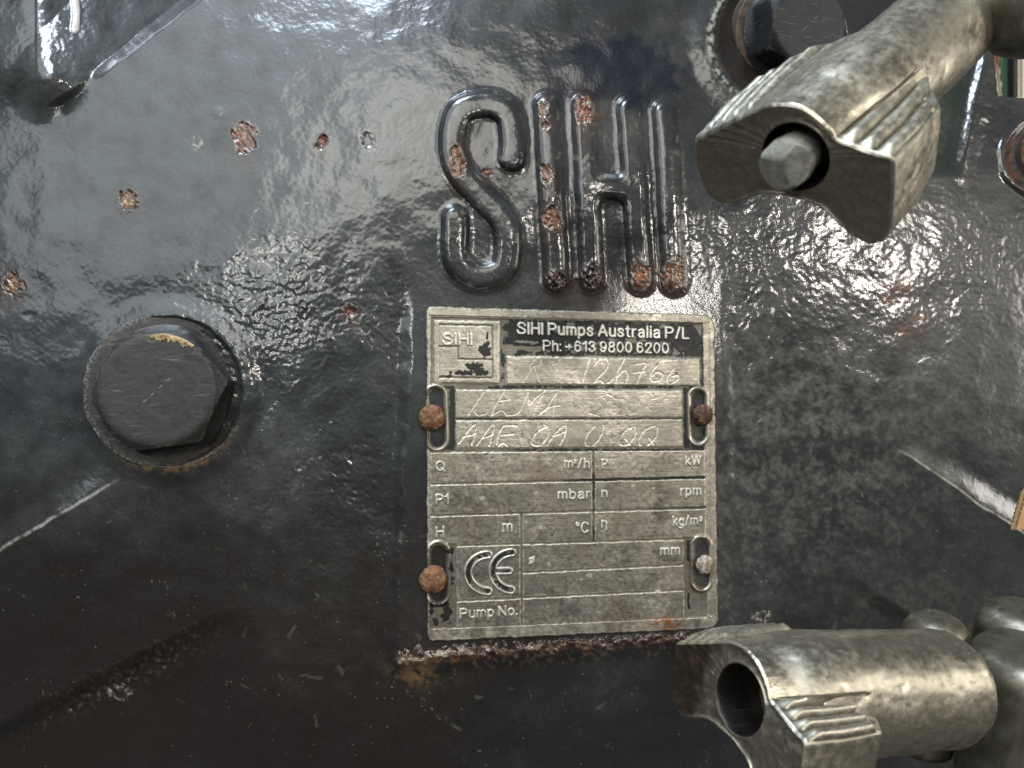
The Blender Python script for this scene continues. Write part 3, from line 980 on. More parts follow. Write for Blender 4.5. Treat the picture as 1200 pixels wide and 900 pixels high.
# AAF OA U QQ-like line
for s in ([(537, 520), (551, 502), (558, 498), (553, 521)], [(543, 512), (557, 508)], [(559, 521), (573, 502), (579, 499), (573, 522)], [(566, 513), (578, 509)],
          [(582, 520), (589, 500), (606, 499)], [(588, 510), (602, 508)], [(582, 524), (590, 519), (596, 524)],
          [(641, 500), (632, 504), (624, 514), (625, 521), (634, 521), (642, 510), (643, 501), (638, 498)], [(642, 521), (652, 506), (663, 499), (662, 510), (656, 521)], [(650, 511), (662, 506)],
          [(697, 500), (689, 508), (686, 519), (692, 523), (701, 516), (707, 503), (707, 498)],
          [(741, 500), (730, 507), (726, 517), (730, 522), (738, 519), (745, 508), (744, 500)], [(733, 514), (742, 524)],
          [(768, 499), (757, 503), (749, 514), (751, 522), (760, 521), (769, 511), (771, 501)], [(761, 513), (768, 523)]):
    scratch(s, 0.85, 1.1)
# random scuffs
for k in range(60):
    x = random.uniform(508, 825); y = random.uniform(380, 730); a = random.uniform(-0.9, 0.9); L = random.uniform(2, 9)
    scratch([(x, y), (x + L * math.cos(a), y + L * math.sin(a))], 0.15, random.uniform(0.08, 0.3), False)
for (x, y, r) in ((560, 548, 4), (634, 617, 6), (742, 543, 4), (691, 674, 4), (519, 628, 3.5), (742, 569, 2.5), (766, 572, 2), (772, 692, 4), (763, 704, 5), (716, 436, 0), (565, 584, 4)):
    if r: light = np.maximum(light, ss(1.0, 0.5, np.hypot(A - x, (B - y) * 1.2) / r + 0.6 * chip2) * 0.7)

# wear and dents
hair = perlin(A / 26, B / 0.9, 25) * 0.6 + perlin(A / 60, B / 1.7, 26) * 0.4
hp = hp + 0.28 * fbm(A, B, 38, 12, 3) + 0.07 * chip2 + 0.05 * hair
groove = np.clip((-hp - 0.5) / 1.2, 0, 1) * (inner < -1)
edge_l = ss(2.2, 0.4, np.abs(outer + 1.6)) * ss(-0.4, 0.4, chip2)
met_n = fbm(A, B, 50, 23, 4)
base = np.zeros(A.shape + (3,))
base[:] = (0.58, 0.545, 0.46)
base = mixc(base, (0.40, 0.37, 0.305), ss(-0.6, 0.6, met_n))
# grime and the dimmer light at lower left, both painted in as grey
g = np.clip(ss(500, 590, B) * (0.45 + 0.5 * ss(840, 600, A)) + 0.10, 0, 1)
base = mixc(base, (0.19, 0.175, 0.15), g * (0.72 + 0.25 * met_n + 0.1 * chip) * (inner < 0))
base = mixc(base, (0.26, 0.235, 0.19), ss(0.0, 0.9, 0.3 * chip2 + 0.9 * chip) * 0.35)
base = mixc(base, (0.13, 0.125, 0.10), ss(0.15, 0.7, fbm(A, B, 28, 31, 4)) * ss(500, 560, B) * 0.4)
stain = ss(0.05, 0.75, fbm(A, B, 36, 32, 4) + 0.25 * chip)
base = mixc(base, (0.17, 0.155, 0.13), stain * (0.30 + 0.45 * ss(500, 600, B)))
stain = ss(0.25, 0.9, fbm(A + 90, B, 44, 36, 4))
base = mixc(base, (0.21, 0.15, 0.12), stain * 0.6 * ss(480, 560, B))
for k in range(90):
    x, y, r_ = random.uniform(505, 828), random.uniform(375, 735), random.uniform(0.7, 2.2)
    w_ = window(x - 3, y - 3, x + 3, y + 3)
    base[w_] = mixc(base[w_], (0.10, 0.085, 0.065) if k % 2 else (0.62, 0.6, 0.54), ss(1.1, 0.5, np.hypot(A[w_] - x, B[w_] - y) / r_ + 0.5 * chip2[w_]) * 0.6)
base = base * (1 + 0.07 * hair[..., None])
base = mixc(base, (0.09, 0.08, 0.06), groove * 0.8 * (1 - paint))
base = mixc(base, (0.07, 0.06, 0.045), np.clip(dirt, 0, 1) * 0.75)
lowl = np.clip(hp, -1, 1)
base = mixc(base, (0.74, 0.72, 0.63), np.clip(light * (0.85 + 0.3 * chip2), 0, 1))
base = mixc(base, (0.62, 0.59, 0.48), edge_l * 0.5)
for d, top in lip_light:
    if top > -1: base = mixc(base, (0.66, 0.63, 0.52), ss(1.15, 0.25, np.abs(d + 0.65)) * (0.7 + 0.5 * chip2) * 0.95)  # pale lines put the lit groove lips into the colour of the cell edges
# groove lips are shaped too, besides the light painted above; rust run at the lower right of the rim
m = np.exp(-(((A - 778) / 18) ** 2 + ((B - 731) / 7) ** 2)) * ss(-0.5, 0.3, chip + chip2 * 0.6)
base = mixc(base, (0.36, 0.12, 0.03), m * 1.1)
m = np.exp(-(((A - 823) / 9) ** 2 + ((B - 662) / 24) ** 2)) * ss(-0.5, 0.3, chip2)
base = mixc(base, (0.16, 0.10, 0.07), m * 0.8)
for (cx, cy) in ((506, 489), (821, 486), (508, 677), (823, 660)):
    m = np.exp(-(((A - cx) / 17) ** 2 + ((B - cy - 3) / 22) ** 2)) * ss(-0.4, 0.4, chip2 + chip)
    base = mixc(base, (0.13, 0.07, 0.04), m * 0.9)
# dark paint left from the casing along the edges of the plate
pe = ss(5, 0, np.abs(outer)) * ss(0.15, 0.45, chip2 + 0.7 * chip) * ((A < 520) | (B < 372) | (A > 828))
base = mixc(base, (0.03, 0.03, 0.03), pe * 0.85)
base = mixc(base, (0.27, 0.26, 0.19), ss(24, 8, np.hypot(A - 838, B - 384)) * ss(-0.6, 0.2, chip) * 0.8)
base = mixc(base, (0.008, 0.008, 0.008), np.clip(paint, 0, 1))
met = np.clip(0.82 - 0.82 * paint - 0.5 * dirt - 0.5 * groove - pe * 0.8, 0, 1)
rg = np.clip(0.43 + 0.10 * met_n + 0.12 * chip2 + 0.05 * paint, 0.25, 0.9)
PLH = PADH * 0.93 + 5.0
hp = hp - 13 * ss(-1.0, 0.6, outer)
HP = PLH + hp
PP = pos(A, B, HP)
NP_ = grid_normals(PP)
fl_ = lab[:-1, :-1].copy()
fo = outer[:-1, :-1] > 0.6
fh = hole[:-1, :-1] < -0.9
fl_[fo | fh] = -1
porigin = tuple(pos(np.array(671.), np.array(745.), np.array(PADH)) * U)
plate = thing('nameplate', 'worn beige metal nameplate with black header band and scratched entries, riveted below the raised letters', 'nameplate', porigin)
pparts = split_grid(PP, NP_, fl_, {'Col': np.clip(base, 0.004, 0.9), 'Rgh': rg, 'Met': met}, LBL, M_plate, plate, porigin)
for lid, t in ((f_logo, 'bare metal logo panel with black paint chips'), (f_head, 'black header band with pale raised lettering'),
               (f_1, 'pale field scratched 126766'), (c_ce, 'panel with CE mark'), (c_num, 'cell reading Pump No.')):
    if lid in pparts: pparts[lid]['label'] = t


# ------------------------------------------------------------------ lofted meshes
def loft(name, rings, mat, parent=None, attrs=None, M=None, closed=True, facelabel=None, labels=None, cap=True, group_parent=None):
    """rings: (K, N, 3) in working units (local); joined into quads, last ring collapsed to a point allowed"""
    R = np.array(rings, float)
    K, n = R.shape[:2]
    V = R.reshape(-1, 3) * U
    idx = np.arange(K * n).reshape(K, n)
    a = idx[:-1]
    b = idx[1:]
    quads = np.stack([a, np.roll(a, -1, 1), np.roll(b, -1, 1), b], -1).reshape(-1, 4)
    return V, quads


def frame_at(px, py, h, tx=0.0, tz=0.0, roll=0.0):
    """matrix with local +Z pointing out of the wall (tilted by tx, tz), at the surface point"""
    zc = Vector((tx, -1.0, tz)).normalized()
    xc = Vector((1, 0, 0)) - zc * zc.x
    xc.normalize()
    yc = zc.cross(xc)
    M = Matrix((xc, yc, zc)).transposed().to_4x4()
    M = M @ Matrix.Rotation(roll, 4, 'Z')
    M.translation = Vector(pos(np.array(float(px)), np.array(float(py)), np.array(float(h))) * U)
    return M


def simple_loft(name, rings, mat, parent):
    V, Q = loft(name, rings, mat)
    me = bpy.data.meshes.new(name)
    me.from_pydata(V.tolist(), [], Q.tolist())
    me.polygons.foreach_set('use_smooth', np.ones(len(Q), bool))
    me.materials.append(mat)
    me.update()
    try:
        me.set_sharp_from_angle(angle=math.radians(38))
    except Exception:
        pass
    o = bpy.data.objects.new(name, me)
    COL.objects.link(o)
    if parent: o.parent = parent
    return o


TT = np.linspace(0, 2 * np.pi, 144, endpoint=False)


def ring(r, z, jit=0.0, k=0, cx=0, cy=0):
    rr = r * np.ones_like(TT)
    if jit: rr = rr + jit * perlin(np.cos(TT) * 3 + 9 + k, np.sin(TT) * 3 + z * 0.3 + 9, k)
    return np.stack([rr * np.cos(TT) + cx, rr * np.sin(TT) + cy, z * np.ones_like(TT)], -1)


def hexr(ap, t0=0.0, soft=40.0):
    """radius of a hexagon with soft corners, apothem ap"""
    m = np.zeros_like(TT)
    p = soft
    s = 0
    for k in range(6):
        s = s + np.maximum(np.cos(TT - t0 - k * np.pi / 3), 0) ** p
    return ap / s ** (1 / p)


def hex_bolt(name, label, M, washer_r, ap, hh, group, mats, rot0, wh=8):
    t = thing(name, label, 'bolt', (0, 0, 0), group)
    t.matrix_world = M
    mb, mw = mats
    rs = [ring(washer_r - 1, -14), ring(washer_r, -4, 0.8, 3), ring(washer_r, wh - 2, 0.8, 3), ring(washer_r - 2, wh, 0.8, 3), ring(washer_r - 8, wh + 0.5, 0.3, 3), ring(ap * 0.9, wh + 0.5)]
    simple_loft('washer', rs, mw, t)
    hr = hexr(ap, rot0)
    corner = ap * 1.10
    rings_ = []
    base_r = np.full_like(TT, ap * 1.14)
    # flange under the hexagon flowing up into it
    for z, mixv, rad in ((wh, 1, ap * 1.20), (wh + 2, 1, ap * 1.19), (wh + 5, 0.75, ap * 1.14), (wh + 8, 0.3, ap * 1.1), (wh + 12, 0, 0)):
        rr = rad * mixv + hr * (1 - mixv)
        rings_.append(np.stack([rr * np.cos(TT), rr * np.sin(TT), np.full_like(TT, z)], -1))
    for z in np.linspace(wh + 15, wh + hh - 9, 5):
        rings_.append(np.stack([hr * np.cos(TT), hr * np.sin(TT), np.full_like(TT, z)], -1))
    top = wh + hh
    # chamfer: radius limited by a cone
    for dz in (8, 6.5, 5, 3.5, 2.2, 1.0, 0.3):
        lim = corner - (8 - dz) * (corner - ap * 0.955) / 8
        rr = np.minimum(hr, lim)
        rr = rr - (0.8 if dz < 1 else 0)
        rings_.append(np.stack([rr * np.cos(TT), rr * np.sin(TT), np.full_like(TT, top - dz)], -1))
    rr = np.minimum(hr, ap * 0.95) - 1.5
    for f_, z in ((1, 0), (0.93, 0.1), (0.7, 0.1), (0.4, 0.1), (0.15, 0.1), (0.01, 0.1)):
        rings_.append(np.stack([rr * f_ * np.cos(TT), rr * f_ * np.sin(TT), np.full_like(TT, top + z)], -1))
    simple_loft('hex_head', rings_, mb, t)
    return t, rr, top


hb1 = surf_h(197, 458)
b1, rr1, top1 = hex_bolt('hex_bolt', 'large dark hex bolt with chipped yellowish upper rim left of the nameplate', frame_at(197, 458, hb1 + 2, -0.04, 0.03), 86.5, 61, 34,
                         'dark painted hex bolts in the casing', (M_bolt, M_bolt), math.radians(37), 7)
# chipped yellow paint along the top edge of the head
cs = []
ks = np.linspace(math.radians(52), math.radians(97), 60)
rin = np.interp(ks, TT, np.minimum(hexr(60, math.radians(37)), 60 * 0.955 + 4))
vv = []
for i, a in enumerate(ks):
    w_ = (2.2 + 1.9 * perlin(np.array([i * 0.17]), np.array([2.2]), 3)[0] + 1.5 * perlin(np.array([i * 0.41]), np.array([5.2]), 4)[0]) * math.sin(math.pi * (i + .5) / 60) ** 0.4
    w_ = max(0.4, w_)
    r0 = rin[i]
    for rr_, z in ((r0 + 0.6, top1 - 6), (r0 - 1.0, top1 - 2.2 + 0.6), (r0 - 3.0, top1 + 1.2), (r0 - 3.0 - 2.2 * w_, top1 + 1.1), (r0 - 3.2 - 2.2 * w_, top1 - 1.0)):
        vv.append((rr_ * math.cos(a), rr_ * math.sin(a), z))
vv = np.array(vv) * U
qq = []
for i in range(len(ks) - 1):
    for j in range(4):
        qq.append((i * 5 + j, (i + 1) * 5 + j, (i + 1) * 5 + j + 1, i * 5 + j + 1))
me = bpy.data.meshes.new('chipped_paint')
me.from_pydata(vv.tolist(), [], qq)
me.materials.append(M_ochre)
o = bpy.data.objects.new('chipped_paint', me); COL.objects.link(o); o.parent = b1

hb2 = surf_h(914, 46)
b2, _, _ = hex_bolt('hex_bolt', 'navy painted hex bolt with rusty collar behind the upper wing nut', frame_at(914, 46, hb2 + 2, 0.10, -0.10), 74, 54, 50,
                    'dark painted hex bolts in the casing', (M_boltnavy, M_dirtrim), math.radians(2), 12)
hb3 = surf_h(1210, 182)
b3, _, _ = hex_bolt('hex_bolt', 'small bolt with rusty rim cut off by the right edge of the photo', frame_at(1220, 184, hb3 + 2, 0.0, 0.0), 38, 27, 22,
                    'dark painted hex bolts in the casing', (M_boltnavy, M_rustdark), math.radians(20), 6)

# ------------------------------------------------------------------ rivets
def rivet(px, py, r, mat, label, k, hh=0.58):
    t = thing('rivet', label, 'rivet', (0, 0, 0), 'rusty rivets holding the nameplate')
    t.matrix_world = frame_at(px, py, PLH - 6)
    rs = [ring(r * 0.55, -6), ring(r * 0.55, 4, 0.3, k)]
    rs2 = []
    for a in np.linspace(-0.25, np.pi / 2, 14):
        rr_ = r * math.cos(a)
        z = 7.5 + r * hh * math.sin(a)
        R_ = ring(rr_, z, 1.1 * math.cos(a), k)
        R_[:, 2] += 0.7 * perlin(R_[:, 0] / 7 + k, R_[:, 1] / 7, k) + 0.25 * perlin(R_[:, 0] / 3 + k, R_[:, 1] / 3, k)
        rs2.append(R_)
    simple_loft('shank', rs, M_rustdark, t)
    simple_loft('domed_head', [ring(r * 0.5, 3.5)] + rs2, mat, t)


rivet(505.5, 489, 14.5, M_rust, 'brown rusty domed rivet in the upper left slot of the nameplate', 1)
rivet(820.5, 486, 12.5, M_rustdark, 'dark brown domed rivet in the upper right slot of the nameplate', 2)
rivet(507, 677, 15.5, M_rust, 'flaky rusty rivet in the lower left slot beside the CE mark', 3)
rivet(823, 660, 11.5, M_rustpale, 'corroded rivet with whitish flakes in the lower right slot', 4, 0.5)

# ------------------------------------------------------------------ wing nuts
SEC = [(-131, 3), (-130, -20), (-126, -38), (-118, -55), (-104, -64), (-86, -65), (-68, -58), (-50, -49), (-30, -44), (0, -43), (20, -46), (36, -50), (50, -60), (68, -71), (88, -76),
       (102, -72), (110, -58), (111, -30), (108, 0), (104, 12), (88, 15), (62, 20), (46, 23), (38, 32), (26, 41), (8, 49), (-11, 51), (-32, 48), (-52, 40), (-70, 31), (-95, 20), (-118, 9)]


def wing_nut(label, R, T, s, Rs, group, stud, taper=0.36):
    """cast wing nut: local X along the wings, Y up, Z towards its open end"""
    sx, sy, Bl, S = s
    R = np.array(R); T = np.array(T)
    # camera frame (x right, y down, z forward) -> world
    C = np.stack([RIGHT, -UPV, FWD], 1)
    RW = C @ R
    TW = CAM + C @ T
    M = Matrix(RW.tolist()).to_4x4()
    M.translation = Vector(TW * U)
    root = thing('wing_nut', label, 'wing nut', (0, 0, 0), group)
    root.matrix_world = M
    n = 600
    P0 = np.array(SEC, float)
    sm = np.array(spline(list(map(tuple, P0)) + [tuple(P0[0])], 10))
    dl = np.r_[0, np.cumsum(np.hypot(*np.diff(sm, axis=0).T))]
    u = np.linspace(0, dl[-1], n, endpoint=False)
    sec = np.stack([np.interp(u, dl, sm[:, 0]), np.interp(u, dl, sm[:, 1])], 1)
    sec = sec[::-1].copy()                                     # counter-clockwise order seen from +Z
    tan = np.roll(sec, -1, 0) - np.roll(sec, 1, 0)
    nor = np.stack([tan[:, 1], -tan[:, 0]], 1)
    nor /= np.linalg.norm(nor, axis=1, keepdims=True)
    if (nor * sec).sum() < 0: nor = -nor
    top = (nor[:, 1] > 0.6)
    rid = np.zeros(n)
    ridlab = np.zeros(n, int)
    for k, (a, b, cnt) in enumerate(((-128, -60, 4), (45, 105, 3 if stud else 4))):
        m = top & (sec[:, 0] > a) & (sec[:, 0] < b)
        tt = (sec[:, 0] - a) / (b - a) * cnt
        rid = np.where(m, 1 - np.abs(2 * (tt - np.floor(tt)) - 1) ** 2.6, rid)
        ridlab = np.where(m, 10 * (k + 1) + np.floor(tt).astype(int), ridlab)
    secS = sec * np.array([sx, sy])
    th = np.arctan2(secS[:, 1] + 0 * 8, secS[:, 0])
    circ = np.stack([Rs * np.cos(th), Rs * np.sin(th)], 1)
    # lobes belong near the circle angle; keep order monotonic
    thm = np.unwrap(th)
    thm = np.maximum.accumulate(thm) if thm[-1] > thm[0] else np.minimum.accumulate(thm)
    tot = thm[-1] - thm[0]
    blend = 0.97
    lin = thm[0] + np.sign(tot) * np.linspace(0, 2 * np.pi, n, endpoint=False)
    thc = blend * thm + (1 - blend) * lin
    circ = np.stack([Rs * np.cos(thc), Rs * np.sin(thc)], 1)
    rings_, zl = [], []
    rho = 24.0 if stud else 25.0

    def add(xy, z):
        rings_.append(np.concatenate([xy, np.full((n, 1), z)], 1)); zl.append(z)
    bore = np.stack([rho * np.cos(thc), rho * np.sin(thc)], 1)
    # bore from inside to the mouth
    add(bore * 0.02, -70); add(bore * 0.9, -70)
    for z in (-50, -35, -20, -8): add(bore, z)
    add(bore * 1.02, -2.5); add(bore * 1.07, -0.6)
    nb = len(rings_)
    face_in = bore * 1.10
    hubr = np.stack([31 * np.cos(thc), 31 * np.sin(thc)], 1)
    for t_ in np.linspace(0, 1, 14):
        f_in = face_in * (1 - t_) + (secS - nor * np.array([sx, sy]) * 3.0) * t_
        add(f_in, -1.6 * math.sin(math.pi * t_) ** 0.7)
    nfce = len(rings_)
    for a in (0.35, 0.75, 1.2, 1.57):
        add(secS - nor * 3.0 * (1 - math.sin(a)), -3.0 * (1 - math.cos(a)) - 0.01)
    zsc = 1 - taper * ss(0, 1, (np.abs(secS[:, 0]) / sx - 40) / 70)
    zs = np.linspace(-5, -Bl + 4, 34)
    for z in zs:
        f = ss(-2, -16, z) * ss(-Bl + 3, -Bl + 12, z)
        bulge = 1.0 - 0.06 * ss(-Bl * 0.4, -Bl, z)
        q0 = secS * bulge
        rq = np.hypot(q0[:, 0], q0[:, 1])[:, None]
        rt = Rs * (0.86 + 0.14 * ss(-Bl * 0.15, -Bl * 0.9, z)) * ss(3, -Bl * 0.5, z) ** 0.5
        kk = 5.0
        rn = np.log(np.exp(rq / kk) + np.exp(rt / kk)) * kk if rt > 1 else rq
        q0 = q0 / rq * np.where(np.abs(secS[:, :1]) < 60 * sx, rn * ss(0, 1, (62 * sx - np.abs(secS[:, :1])) / 12) + rq * (1 - ss(0, 1, (62 * sx - np.abs(secS[:, :1])) / 12)), rq)
        add(q0 + nor * ((5.6 if stud else 7.0) * rid[:, None] * f - (3.0 if stud else 2.2) * f * (rid[:, None] > 0)), z)
    nbody = len(rings_)
    # shoulder from the wings to the barrel
    for t_ in np.linspace(0.0, 1, 12)[1:]:
        w_ = ss(0, 1, t_)
        add(q0 * (1 - w_) + circ * 0.93 * w_, -Bl + 4 - 13 * t_ ** 0.6)
    nshoul = len(rings_)
    R3 = np.array(rings_)
    K = len(R3)
    R3[nfce:nbody, :, 2] *= (1 + (zsc - 1)[None, :] * np.linspace(0, 1, nbody - nfce)[:, None] ** 0.5)
    lift = 20.0 * sy * ss(-36 * sx, -78 * sx, secS[:, 0]) * (0.35 + 0.65 * ss(-10, 10, nor[:, 1] * 10))
    R3[nfce:nbody, :, 1] += lift[None, :] * np.linspace(0, 1, nbody - nfce)[:, None]
    for r_ in range(nbody, nshoul):
        R3[r_, :, 1] += lift * (1 - (r_ - nbody + 1) / (nshoul - nbody))
        t_ = (r_ - nbody + 1) / (nshoul - nbody)
        R3[r_, :, 2] = R3[r_, :, 2] * (1 + (zsc - 1) * (1 - t_) ** 0.8)
    # cast unevenness along the normals
    gu = np.roll(R3, -1, 1) - np.roll(R3, 1, 1)
    gv = np.gradient(R3, axis=0)
    nn = np.cross(gu, gv)
    nn /= np.linalg.norm(nn, axis=2, keepdims=True) + 1e-9
    cen = R3 - np.array([0, 0, -S / 2])
    arcu = np.cumsum(np.linalg.norm(R3[60 if K > 60 else 0] - np.roll(R3[60 if K > 60 else 0], 1, 0), axis=1))[None, :] + 0 * R3[..., 2]
    isf = (np.arange(K) >= nb) & (np.arange(K) < nfce)
    ua = np.where(isf[:, None], R3[..., 0] + 500, arcu + 500)
    va = np.where(isf[:, None], R3[..., 1] + 500, R3[..., 2] + 500)
    nz = fbm(ua, va, 30, 3, 4)
    nz2 = fbm(ua, va, 7, 13, 3)
    sgn = np.sign((nn * np.stack([R3[..., 0], R3[..., 1], 0 * R3[..., 0]], -1)).sum(2).mean())
    disp = (0.8 * nz + 0.16 * nz2)
    disp[:nb] = 0
    R3 = R3 + nn * sgn * disp[..., None] * 0.8
    gu = np.roll(R3, -1, 1) - np.roll(R3, 1, 1)
    gv = np.gradient(R3, axis=0)
    nn = np.cross(gu, gv)
    nn /= np.linalg.norm(nn, axis=2, keepdims=True) + 1e-9
    # colours
    cc = np.zeros(R3.shape)
    cc[:] = (0.42, 0.39, 0.315)
    cc = mixc(cc, (0.30, 0.28, 0.225), ss(-0.6, 0.8, nz) * 0.55)
    cc = mixc(cc, (0.16, 0.13, 0.09), ss(0.5, 1.1, nz2 + 0.6 * nz) * 0.6)
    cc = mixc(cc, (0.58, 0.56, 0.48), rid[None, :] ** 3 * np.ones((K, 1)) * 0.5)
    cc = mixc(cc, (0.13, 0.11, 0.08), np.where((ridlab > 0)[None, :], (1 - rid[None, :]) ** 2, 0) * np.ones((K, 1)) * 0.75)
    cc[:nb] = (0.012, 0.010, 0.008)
    cc[nb:nfce] = cc[nb:nfce] * 0.85 + np.array((0.03, 0.02, 0.012))
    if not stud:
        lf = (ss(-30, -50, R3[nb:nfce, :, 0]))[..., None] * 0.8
        cc[nb:nfce] = cc[nb:nfce] * (1 - lf) + np.array((0.085, 0.05, 0.030)) * lf  # brown reflection painted onto the left lobe's front face
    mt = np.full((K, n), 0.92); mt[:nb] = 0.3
    mt -= 0.35 * ss(0.5, 1.1, nz2 + 0.6 * nz)
    rg_ = np.clip(0.42 + 0.10 * nz + 0.12 * nz2, 0.25, 0.8)
    V = R3.reshape(-1, 3) * U
    idx = np.arange(K * n).reshape(K, n)
    a_, b_ = idx[:-1], idx[1:]
    quads = np.stack([a_, np.roll(a_, -1, 1), np.roll(b_, -1, 1), b_], -1)
    fl = np.zeros((K - 1, n), int)
    fl[:nb - 1] = 2
    fl[nbody:] = 1
    xs_ = secS[:, 0]
    for r0 in range(nb - 1, K - 1):
        fl[r0] = np.where(xs_ < -52 * sx, 4, np.where(xs_ > 44 * sx, 5, 1))
    for lidx in np.unique(ridlab[ridlab > 0]):
        m = (ridlab == lidx) & (rid > 0.3)
        fl[nfce + 5:nbody - 4, m] = lidx
    # face winding: check against outward
    nm = {1: ('hub', None), 2: ('bore', None), 4: ('wing', None), 5: ('wing', None)}
    for lidx in np.unique(ridlab[ridlab > 0]): nm[int(lidx)] = ('grip_ridge', 4 if lidx < 20 else 5)
    made = {}
    Nf = nn.reshape(-1, 3)
    # outward orientation of winding
    c0 = quads[nfce + 12, 300]
    p_ = V[c0]; fn = np.cross(p_[1] - p_[0], p_[2] - p_[0])
    if fn @ np.array([p_[:, 0].mean(), p_[:, 1].mean(), 0]) < 0: quads = quads[..., ::-1]
    if (Nf[c0].mean(0) @ np.array([p_[:, 0].mean(), p_[:, 1].mean(), 0])) < 0: Nf = -Nf
    for lidx, (nme, par) in nm.items():
        sel = quads[fl == lidx].reshape(-1, 4)
        if not len(sel): continue
        u_, inv = np.unique(sel.ravel(), return_inverse=True)
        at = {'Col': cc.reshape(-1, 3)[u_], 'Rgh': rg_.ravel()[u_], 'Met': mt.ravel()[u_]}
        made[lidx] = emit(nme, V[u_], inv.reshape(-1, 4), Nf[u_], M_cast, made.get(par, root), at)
    # the barrel behind the wings
    m2 = 240
    t2 = np.linspace(0, 2 * np.pi, m2, endpoint=False)
    br = []
    for k in (0.3, 0.8): br.append((Rs * k, -Bl * 0.5))
    for z in np.linspace(-Bl * 0.5, -S + 26, 60): br.append((Rs * (0.84 + 0.16 * ss(-Bl * 0.55, -Bl * 1.0, z)), z))
    for a in np.linspace(0.1, math.pi / 2, 14): br.append((Rs - 26 + 26 * math.cos(a), -S + 26 - 26 * math.sin(a)))
    for k in (0.7, 0.35, 0.02): br.append(((Rs - 26) * k, -S - 0.2))
    br = np.array(br)
    uu = t2 * Rs
    zz_ = br[:, 1][:, None] + 0 * uu[None, :]
    u1 = uu[None, :] + 0 * zz_
    wrap = ss(0, 30, uu)[None, :]
    b1_ = fbm(u1 + 300, zz_ + 700, 34, 3, 4) * wrap + fbm(u1 + 300 + 2 * np.pi * Rs, zz_ + 700, 34, 3, 4) * (1 - wrap)
    b2_ = fbm(u1 + 500, zz_ + 900, 8, 9, 3)
    isd = (br[:, 0] > Rs - 20)[:, None]
    rr2 = br[:, 0][:, None] + np.where(isd, 0.9 * b1_ + 0.22 * b2_, 0)
    G3 = np.stack([rr2 * np.cos(t2), rr2 * np.sin(t2), zz_], -1)
    c2_ = np.zeros(G3.shape); c2_[:] = (0.42, 0.39, 0.315)
    c2_ = mixc(c2_, (0.30, 0.28, 0.225), ss(-0.6, 0.8, b1_) * 0.55)
    c2_ = mixc(c2_, (0.16, 0.13, 0.09), ss(0.5, 1.1, b2_ + 0.6 * b1_) * 0.6)
    pits = ss(0.75, 0.95, fbm(u1 + 100, zz_ + 100, 5, 21, 2))
    c2_ = mixc(c2_, (0.12, 0.09, 0.06), pits * 0.6)
    ix = np.arange(len(br) * m2).reshape(len(br), m2)
    q2 = np.stack([ix[:-1], ix[1:], np.roll(ix[1:], -1, 1), np.roll(ix[:-1], -1, 1)], -1).reshape(-1, 4)
    emit('barrel', G3.reshape(-1, 3) * U, q2, None, M_cast, root, {'Col': c2_.reshape(-1, 3), 'Rgh': np.clip(0.40 + 0.10 * b1_ + 0.1 * b2_, 0.25, 0.8).ravel(), 'Met': np.full(G3.shape[0] * m2, 0.9)})
    return root, M


G = 'cast wing nuts along the right of the casing'
W1, M1 = wing_nut('cast steel wing nut with a stud end showing in its hole, at upper right', [[0.7145, -0.2054, -0.6688], [0.3217, -0.7524, 0.5748], [-0.6213, -0.6258, -0.4715]],
                  [204.0, -163.4, 554.1], (0.645, 0.768, 132, 283), 43, G, True)
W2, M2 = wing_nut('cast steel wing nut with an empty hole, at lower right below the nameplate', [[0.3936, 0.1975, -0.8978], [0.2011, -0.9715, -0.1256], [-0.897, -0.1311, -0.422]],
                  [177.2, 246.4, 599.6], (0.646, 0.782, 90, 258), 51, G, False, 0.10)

# stud end inside the upper wing nut
st = thing('threaded_stud', 'grey green stud end with worn facets inside the hole of the upper wing nut', 'stud', (0, 0, 0))
st.matrix_world = M1
rs = [ring(17, -68, 0, 2, -2, -1), ring(17, -8, 0.4, 2, -2, -1)]
for z, r in ((4, 18.2), (8, 18.0), (10.5, 17.4), (12, 16.4), (30, 15), (30, 12), (30, 9), (30, 6), (30, 3), (30, 0.05)):
    R_ = ring(r, z, 0.6 if r > 15 else 0.1, 2, -2, -1)
    R_[:, 2] = np.minimum(R_[:, 2], 12.8 + 0.12 * (R_[:, 0] + 2))
    R_[:, 2] = np.minimum(R_[:, 2], 17.5 - 0.85 * (R_[:, 0] + 2) - 0.35 * R_[:, 1])
    R_[:, 2] = np.minimum(R_[:, 2], 19.5 + 0.2 * R_[:, 0] - 0.9 * (R_[:, 1] + 1)) + (5 if r < 18.1 else 0)
    rs.append(R_)
simple_loft('stud_end', rs, M_stud, st)


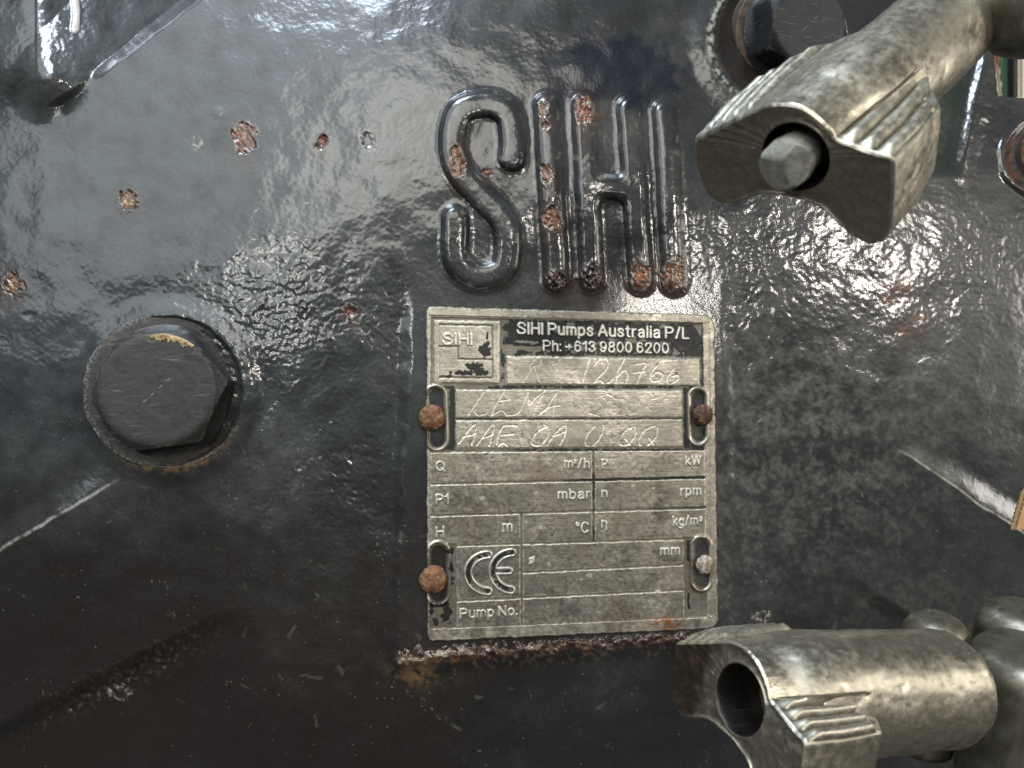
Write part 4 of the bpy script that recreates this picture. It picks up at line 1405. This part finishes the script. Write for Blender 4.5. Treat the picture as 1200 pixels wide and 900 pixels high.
# ------------------------------------------------------------------ rounded steel pieces seen partly at the right
def capsule(name, label, cat, px, py, depth, R, L, axis_cam, rnd, mat=None, k=0, group=None):
    """rounded cylinder; (px,py,depth) = centre of its top end, axis_cam = from that end down the body, camera frame"""
    C = np.stack([RIGHT, -UPV, FWD], 1)
    T = np.array([(px - 600) / F * depth, (py - 450) / F * depth, depth])
    z = np.array(axis_cam, float); z /= np.linalg.norm(z)
    z = C @ z
    zz = Vector(-z)
    M = zz.to_track_quat('Z', 'Y').to_matrix().to_4x4()
    M.translation = Vector((CAM + C @ T) * U)
    t = thing(name, label, cat, (0, 0, 0), group)
    t.matrix_world = M
    rings_ = []
    for f_ in (0.01, 0.35, 0.7): rings_.append(ring((R - rnd) * f_, 0))
    for a in np.linspace(0, math.pi / 2, 12): rings_.append(ring(R - rnd + rnd * math.sin(a), -rnd + rnd * math.cos(a)))
    for z_ in np.linspace(-rnd - 6, -L, 20): rings_.append(ring(R, z_))
    rings_.append(ring(R * 0.02, -L - 1))
    R3 = np.array(rings_)[::-1]
    K, n = R3.shape[:2]
    V = R3.reshape(-1, 3) * U
    idx = np.arange(K * n).reshape(K, n)
    quads = np.stack([idx[:-1], np.roll(idx[:-1], -1, 1), np.roll(idx[1:], -1, 1), idx[1:]], -1).reshape(-1, 4)
    th = np.arctan2(R3[..., 1], R3[..., 0])
    nz = fbm(R3[..., 0] + 300, R3[..., 2] + R3[..., 1] + 300, 26, k + 2, 4)
    nz2 = fbm(R3[..., 0] + 300, R3[..., 2] + R3[..., 1] + 700, 7, k + 5, 3)
    cc = np.zeros(R3.shape); cc[:] = (0.32, 0.305, 0.25)
    cc = mixc(cc, (0.17, 0.16, 0.12), ss(-0.4, 0.6, nz))
    cc = mixc(cc, (0.12, 0.10, 0.08), ss(0.2, 0.7, nz2) * 0.5)
    at = {'Col': cc.reshape(-1, 3), 'Rgh': np.clip(0.42 + 0.12 * nz, 0.25, 0.8).ravel(), 'Met': np.full(K * n, 0.85)}
    o = emit('rounded_body', V, quads, None, mat or M_cast, t, at)
    return t


capsule('swing_bolt_head', 'round steel knuckle peeking out above the barrel of the lower wing nut', 'bolt head', 1100, 722, 790, 33, 150, (0.0, 1, 0.25), 26, None, 3)
capsule('swing_bolt_head', 'steel knuckle at the right edge just above the tall rounded steel end', 'bolt head', 1198, 712, 790, 40, 70, (0.05, 1, 0.3), 26, None, 6)
capsule('clevis_pin', 'tall rounded steel end cut off by the lower right corner', 'pin', 1222, 762, 730, 62, 240, (0.02, 1, 0.2), 24, None, 9)
capsule('ball_knob', 'smooth blurred grey steel knob in the upper right corner', 'knob', 1202, 48, 640, 50, 120, (0.35, -1, 0.3), 48, None, 12)
# fix the knob: rounded end towards the lower left


# ------------------------------------------------------------------ far things seen past the casing
def slab(name, label, cat, px0, py0, px1, py1, h, depth, mat, kind=None):
    a = pos(np.array(px0 * 1.), np.array(py1 * 1.), np.array(float(h))) * U
    b = pos(np.array(px1 * 1.), np.array(py0 * 1.), np.array(float(h))) * U
    cx, cz = (a[0] + b[0]) / 2, a[2]
    wd, ht = abs(b[0] - a[0]) / 2, abs(b[2] - a[2])
    d = depth * U
    import bmesh
    bm = bmesh.new()
    bmesh.ops.create_cube(bm, size=1.0)
    for v in bm.verts:
        v.co.x *= 2 * wd; v.co.y = v.co.y * d + d / 2; v.co.z = (v.co.z + 0.5) * ht
    bmesh.ops.bevel(bm, geom=bm.edges[:], offset=min(wd, ht, d) * 0.08, segments=2, affect='EDGES')
    me = bpy.data.meshes.new(name)
    bm.to_mesh(me); bm.free()
    me.materials.append(mat)
    o = bpy.data.objects.new(name, me)
    COL.objects.link(o)
    o.location = (cx, a[1], cz)
    tag(o, label, cat, None, kind)
    return o


slab('green_cabinet', 'dark green panel seen past the casing under the grey knob', 'cabinet', 1120, -60, 1187, 380, -900, 300, M_green)
slab('rubber_strip', 'narrow black strip beside the green panel at the right edge', 'strip', 1188, -60, 1193, 380, -880, 60, M_black)
slab('orange_box', 'orange red box corner at the right edge beside the green panel', 'box', 1194.5, -60, 1290, 68, -900, 300, M_orange)
slab('cream_box', 'cream coloured box at the right edge below the orange one', 'box', 1194.5, 69, 1290, 380, -900, 300, M_cream)
slab('wooden_board', 'pale wooden board at the right edge seen past the casing', 'board', 1130, 500, 1330, 700, -900, 200, M_wood)
bw_ = slab('wall', None, None, -900, -1500, 3600, 2200, -2200, 100, M_wall, 'structure')
